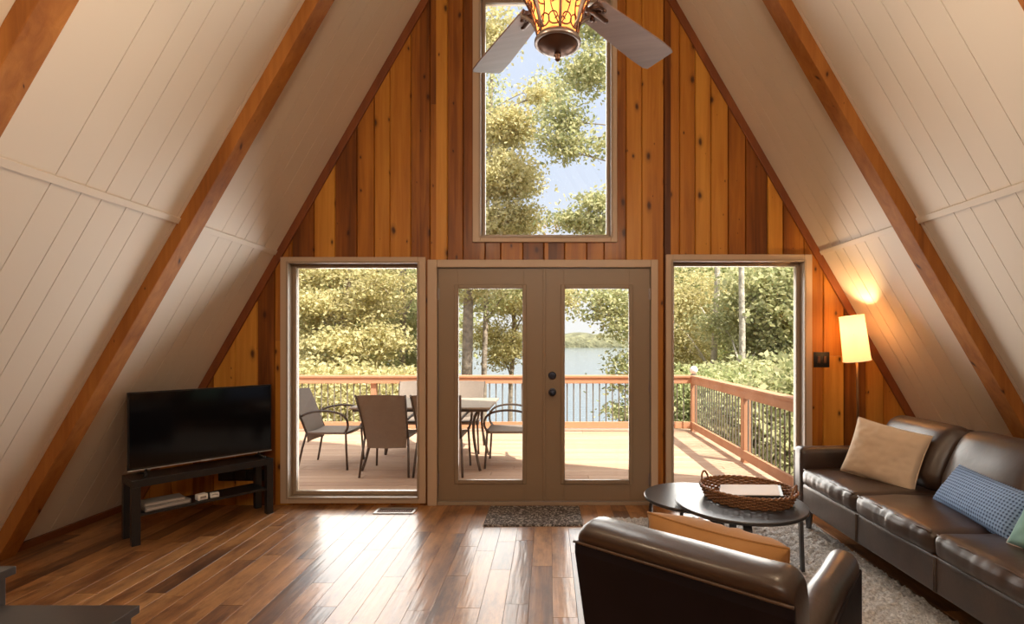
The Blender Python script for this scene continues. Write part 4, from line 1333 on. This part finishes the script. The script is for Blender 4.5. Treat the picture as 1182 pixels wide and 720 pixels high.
# right of the lake view: tree with boughs into the upper window
tree('broadleaf_tree','tree with hanging boughs between the right door and right window',2.45,12,13,.13,(.3,.2),
     [bl(650,140,12,.35,.45,800),bl(682,85,12,.5,.45,1200),bl(660,175,12,.28,.3,450),bl(640,165,12,.2,.2,200),bl(690,30,12,.5,.5,900),
      bl(692,235,12,.28,.35,600),bl(660,255,12.3,.4,.2,500),bl(700,170,12,.15,.3,200),bl(685,262,12.3,.5,.25,600),
      bl(705,345,12,.55,.35,800),bl(722,375,12,.35,.4,550),bl(690,365,12,.22,.18,160),
      bl(728,430,12,.30,.6,700),bl(725,470,11.8,.28,.35,450)],.10,'leaf_g')
# right window wood
tree('broadleaf_tree','pale trunk tree at the left of the right window',5.05,16,15,.12,(.3,.2),
     [bl(795,345,17.6,1.2,1.1,2400),bl(790,405,17.4,1.1,1.0,2600),bl(845,345,17.8,1.2,1.1,2600),bl(765,360,17,1.0,1.4,1800)],.105,'leaf_y','palebark')
tree('broadleaf_tree','pale trunk tree at the middle of the right window',4.85,13.2,14,.10,(.25,.2),
     [bl(880,335,14.4,.9,.8,2000),bl(888,400,14.4,.9,.7,2200),bl(835,375,14.8,.7,.7,1100),bl(860,430,14.6,.8,.4,1300)],.10,'leaf_g','palebark')
tree('broadleaf_tree','dense green tree along the right edge of the right window',7.2,14.5,14,.14,(.2,.2),
     [bl(905,345,14.5,1.4,1.4,5200),bl(930,410,14.5,1.5,1.2,4600),bl(900,430,14.2,1.0,.8,2800)],.16,'leaf_g')
tree('broadleaf_tree','darker tree deep in the wood behind the right window',9.5,22,15,.2,(.3,.3),
     [bl(790,340,22,2.4,3.0,5500),bl(860,350,22,3.0,3.0,7000),bl(930,360,22,3.0,3.2,6500),bl(800,430,21,2.2,2.0,4500),bl(880,440,21,3.0,2.0,6000)],.19,'leaf_d')
tree('undergrowth_bush','bright bush behind the balusters at the right deck corner',3.4,11.2,2.2,.05,(0,0),
     [bl(795,455,11.2,.7,.6,2300),bl(840,462,10.8,.9,.6,3000),bl(785,490,11,.6,.6,1500),bl(830,510,10.5,1.0,.7,2600)],.10,'leaf_d',cat='bush')
tree('undergrowth_bush','bright bush close behind the right side railing',4.6,8.4,1.9,.05,(0,0),
     [bl(890,480,8.6,.8,.6,3200),bl(920,520,8.0,.8,.7,2800),bl(880,545,8.2,.9,.5,2600),bl(940,460,8.6,.9,.7,2200)],.12,'leaf_g',cat='bush')
tree('undergrowth_bush','pale bush further back beyond the right side railing',5.6,11.5,2.2,.05,(0,0),
     [bl(880,450,11.5,1.0,.7,3000),bl(920,455,11.5,1.2,.8,3200)],.14,'leaf_g',cat='bush')

# ------------------------------------------------------------------ light
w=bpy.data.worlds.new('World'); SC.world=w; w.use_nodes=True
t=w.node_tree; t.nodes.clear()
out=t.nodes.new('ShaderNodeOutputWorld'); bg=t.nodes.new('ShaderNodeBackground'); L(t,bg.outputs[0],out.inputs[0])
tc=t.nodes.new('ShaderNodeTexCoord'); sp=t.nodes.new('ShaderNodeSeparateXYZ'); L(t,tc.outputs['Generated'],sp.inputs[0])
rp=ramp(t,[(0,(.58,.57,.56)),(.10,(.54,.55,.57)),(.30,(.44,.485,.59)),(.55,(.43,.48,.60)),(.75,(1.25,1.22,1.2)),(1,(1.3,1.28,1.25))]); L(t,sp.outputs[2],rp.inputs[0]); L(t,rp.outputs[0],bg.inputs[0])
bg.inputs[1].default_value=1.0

sd=bpy.data.lights.new('sun','SUN'); sd.energy=5.6; sd.angle=R(.8); sd.color=(1,.93,.80)
so=bpy.data.objects.new('sun',sd); COL.objects.link(so)
so.rotation_euler=Vector((.58,-.45,1)).to_track_quat('Z','Y').to_euler()

def area(name,loc,rot,sx,sy,e,col):
    a=bpy.data.lights.new(name,'AREA'); a.shape='RECTANGLE'; a.size=sx; a.size_y=sy; a.energy=e; a.color=col
    o=bpy.data.objects.new(name,a); COL.objects.link(o); o.location=loc; o.rotation_euler=rot; return o
# added unseen area lights outside each front pane, boosting room light and floor reflections
def pane_fill(name,x0,x1,z0,z1,L_):
    x0+=.05; x1-=.05; z0+=.05; z1-=.05; A=(x1-x0)*(z1-z0)
    return area(name,((x0+x1)/2,YW+.38,(z0+z1)/2),(R(-90),0,0),x1-x0,z1-z0,L_*PI*A,(1,.94,.89))
FL=4.0
pane_fill('left_window_fill',-2.2,-1.15,.1,2.05,FL)
pane_fill('right_window_fill',1.1,2.16,.1,2.06,FL)
pane_fill('left_door_fill',-.784,-.217,.207,1.873,FL)
pane_fill('right_door_fill',.134,.70,.207,1.873,FL)
pane_fill('top_window_fill',-.55,.51,2.35,4.3,FL)
# added unseen fill: area light at the rear opening, point lights overhead
area('rear_fill',(0,YR+.16,3.48),(R(90),0,0),2.4,1.1,32,(1,.86,.68))
for x,y,z,e in ((-1.2,-2.4,3.15,12),(1.2,-2.4,3.15,12),(-.9,1.55,2.84,17),(.9,1.55,2.84,17)):  # unseen point lights added to brighten the room, not fixtures
    pl=bpy.data.lights.new('room_fill','POINT'); pl.energy=e; pl.color=(1,.76,.5); pl.shadow_soft_size=.12
    po=bpy.data.objects.new('room_fill',pl); COL.objects.link(po); po.location=(x,y,z)

# ------------------------------------------------------------------ camera, view
cam=bpy.data.cameras.new('camera'); co=bpy.data.objects.new('camera',cam); COL.objects.link(co)
co.location=(0,0,1.395); co.rotation_euler=(R(90),0,0)
cam.sensor_width=36; cam.lens=600/1182*36; cam.shift_x=-42/1182; cam.shift_y=36/1182; cam.clip_start=.05; cam.clip_end=5000
SC.camera=co
SC.view_settings.view_transform='Standard'; SC.view_settings.look='None'
SC.view_settings.exposure=0.9; SC.view_settings.gamma=1; SC.view_settings.use_curve_mapping=False
SC.cycles.use_denoising=True
try: SC.cycles.denoiser='OPENIMAGEDENOISE'
except Exception: pass
SC.cycles.max_bounces=8; SC.cycles.diffuse_bounces=4; SC.cycles.glossy_bounces=4; SC.cycles.transparent_max_bounces=12; SC.cycles.transmission_bounces=6
SC.cycles.sample_clamp_indirect=6
SC.cycles.caustics_reflective=False; SC.cycles.caustics_refractive=False
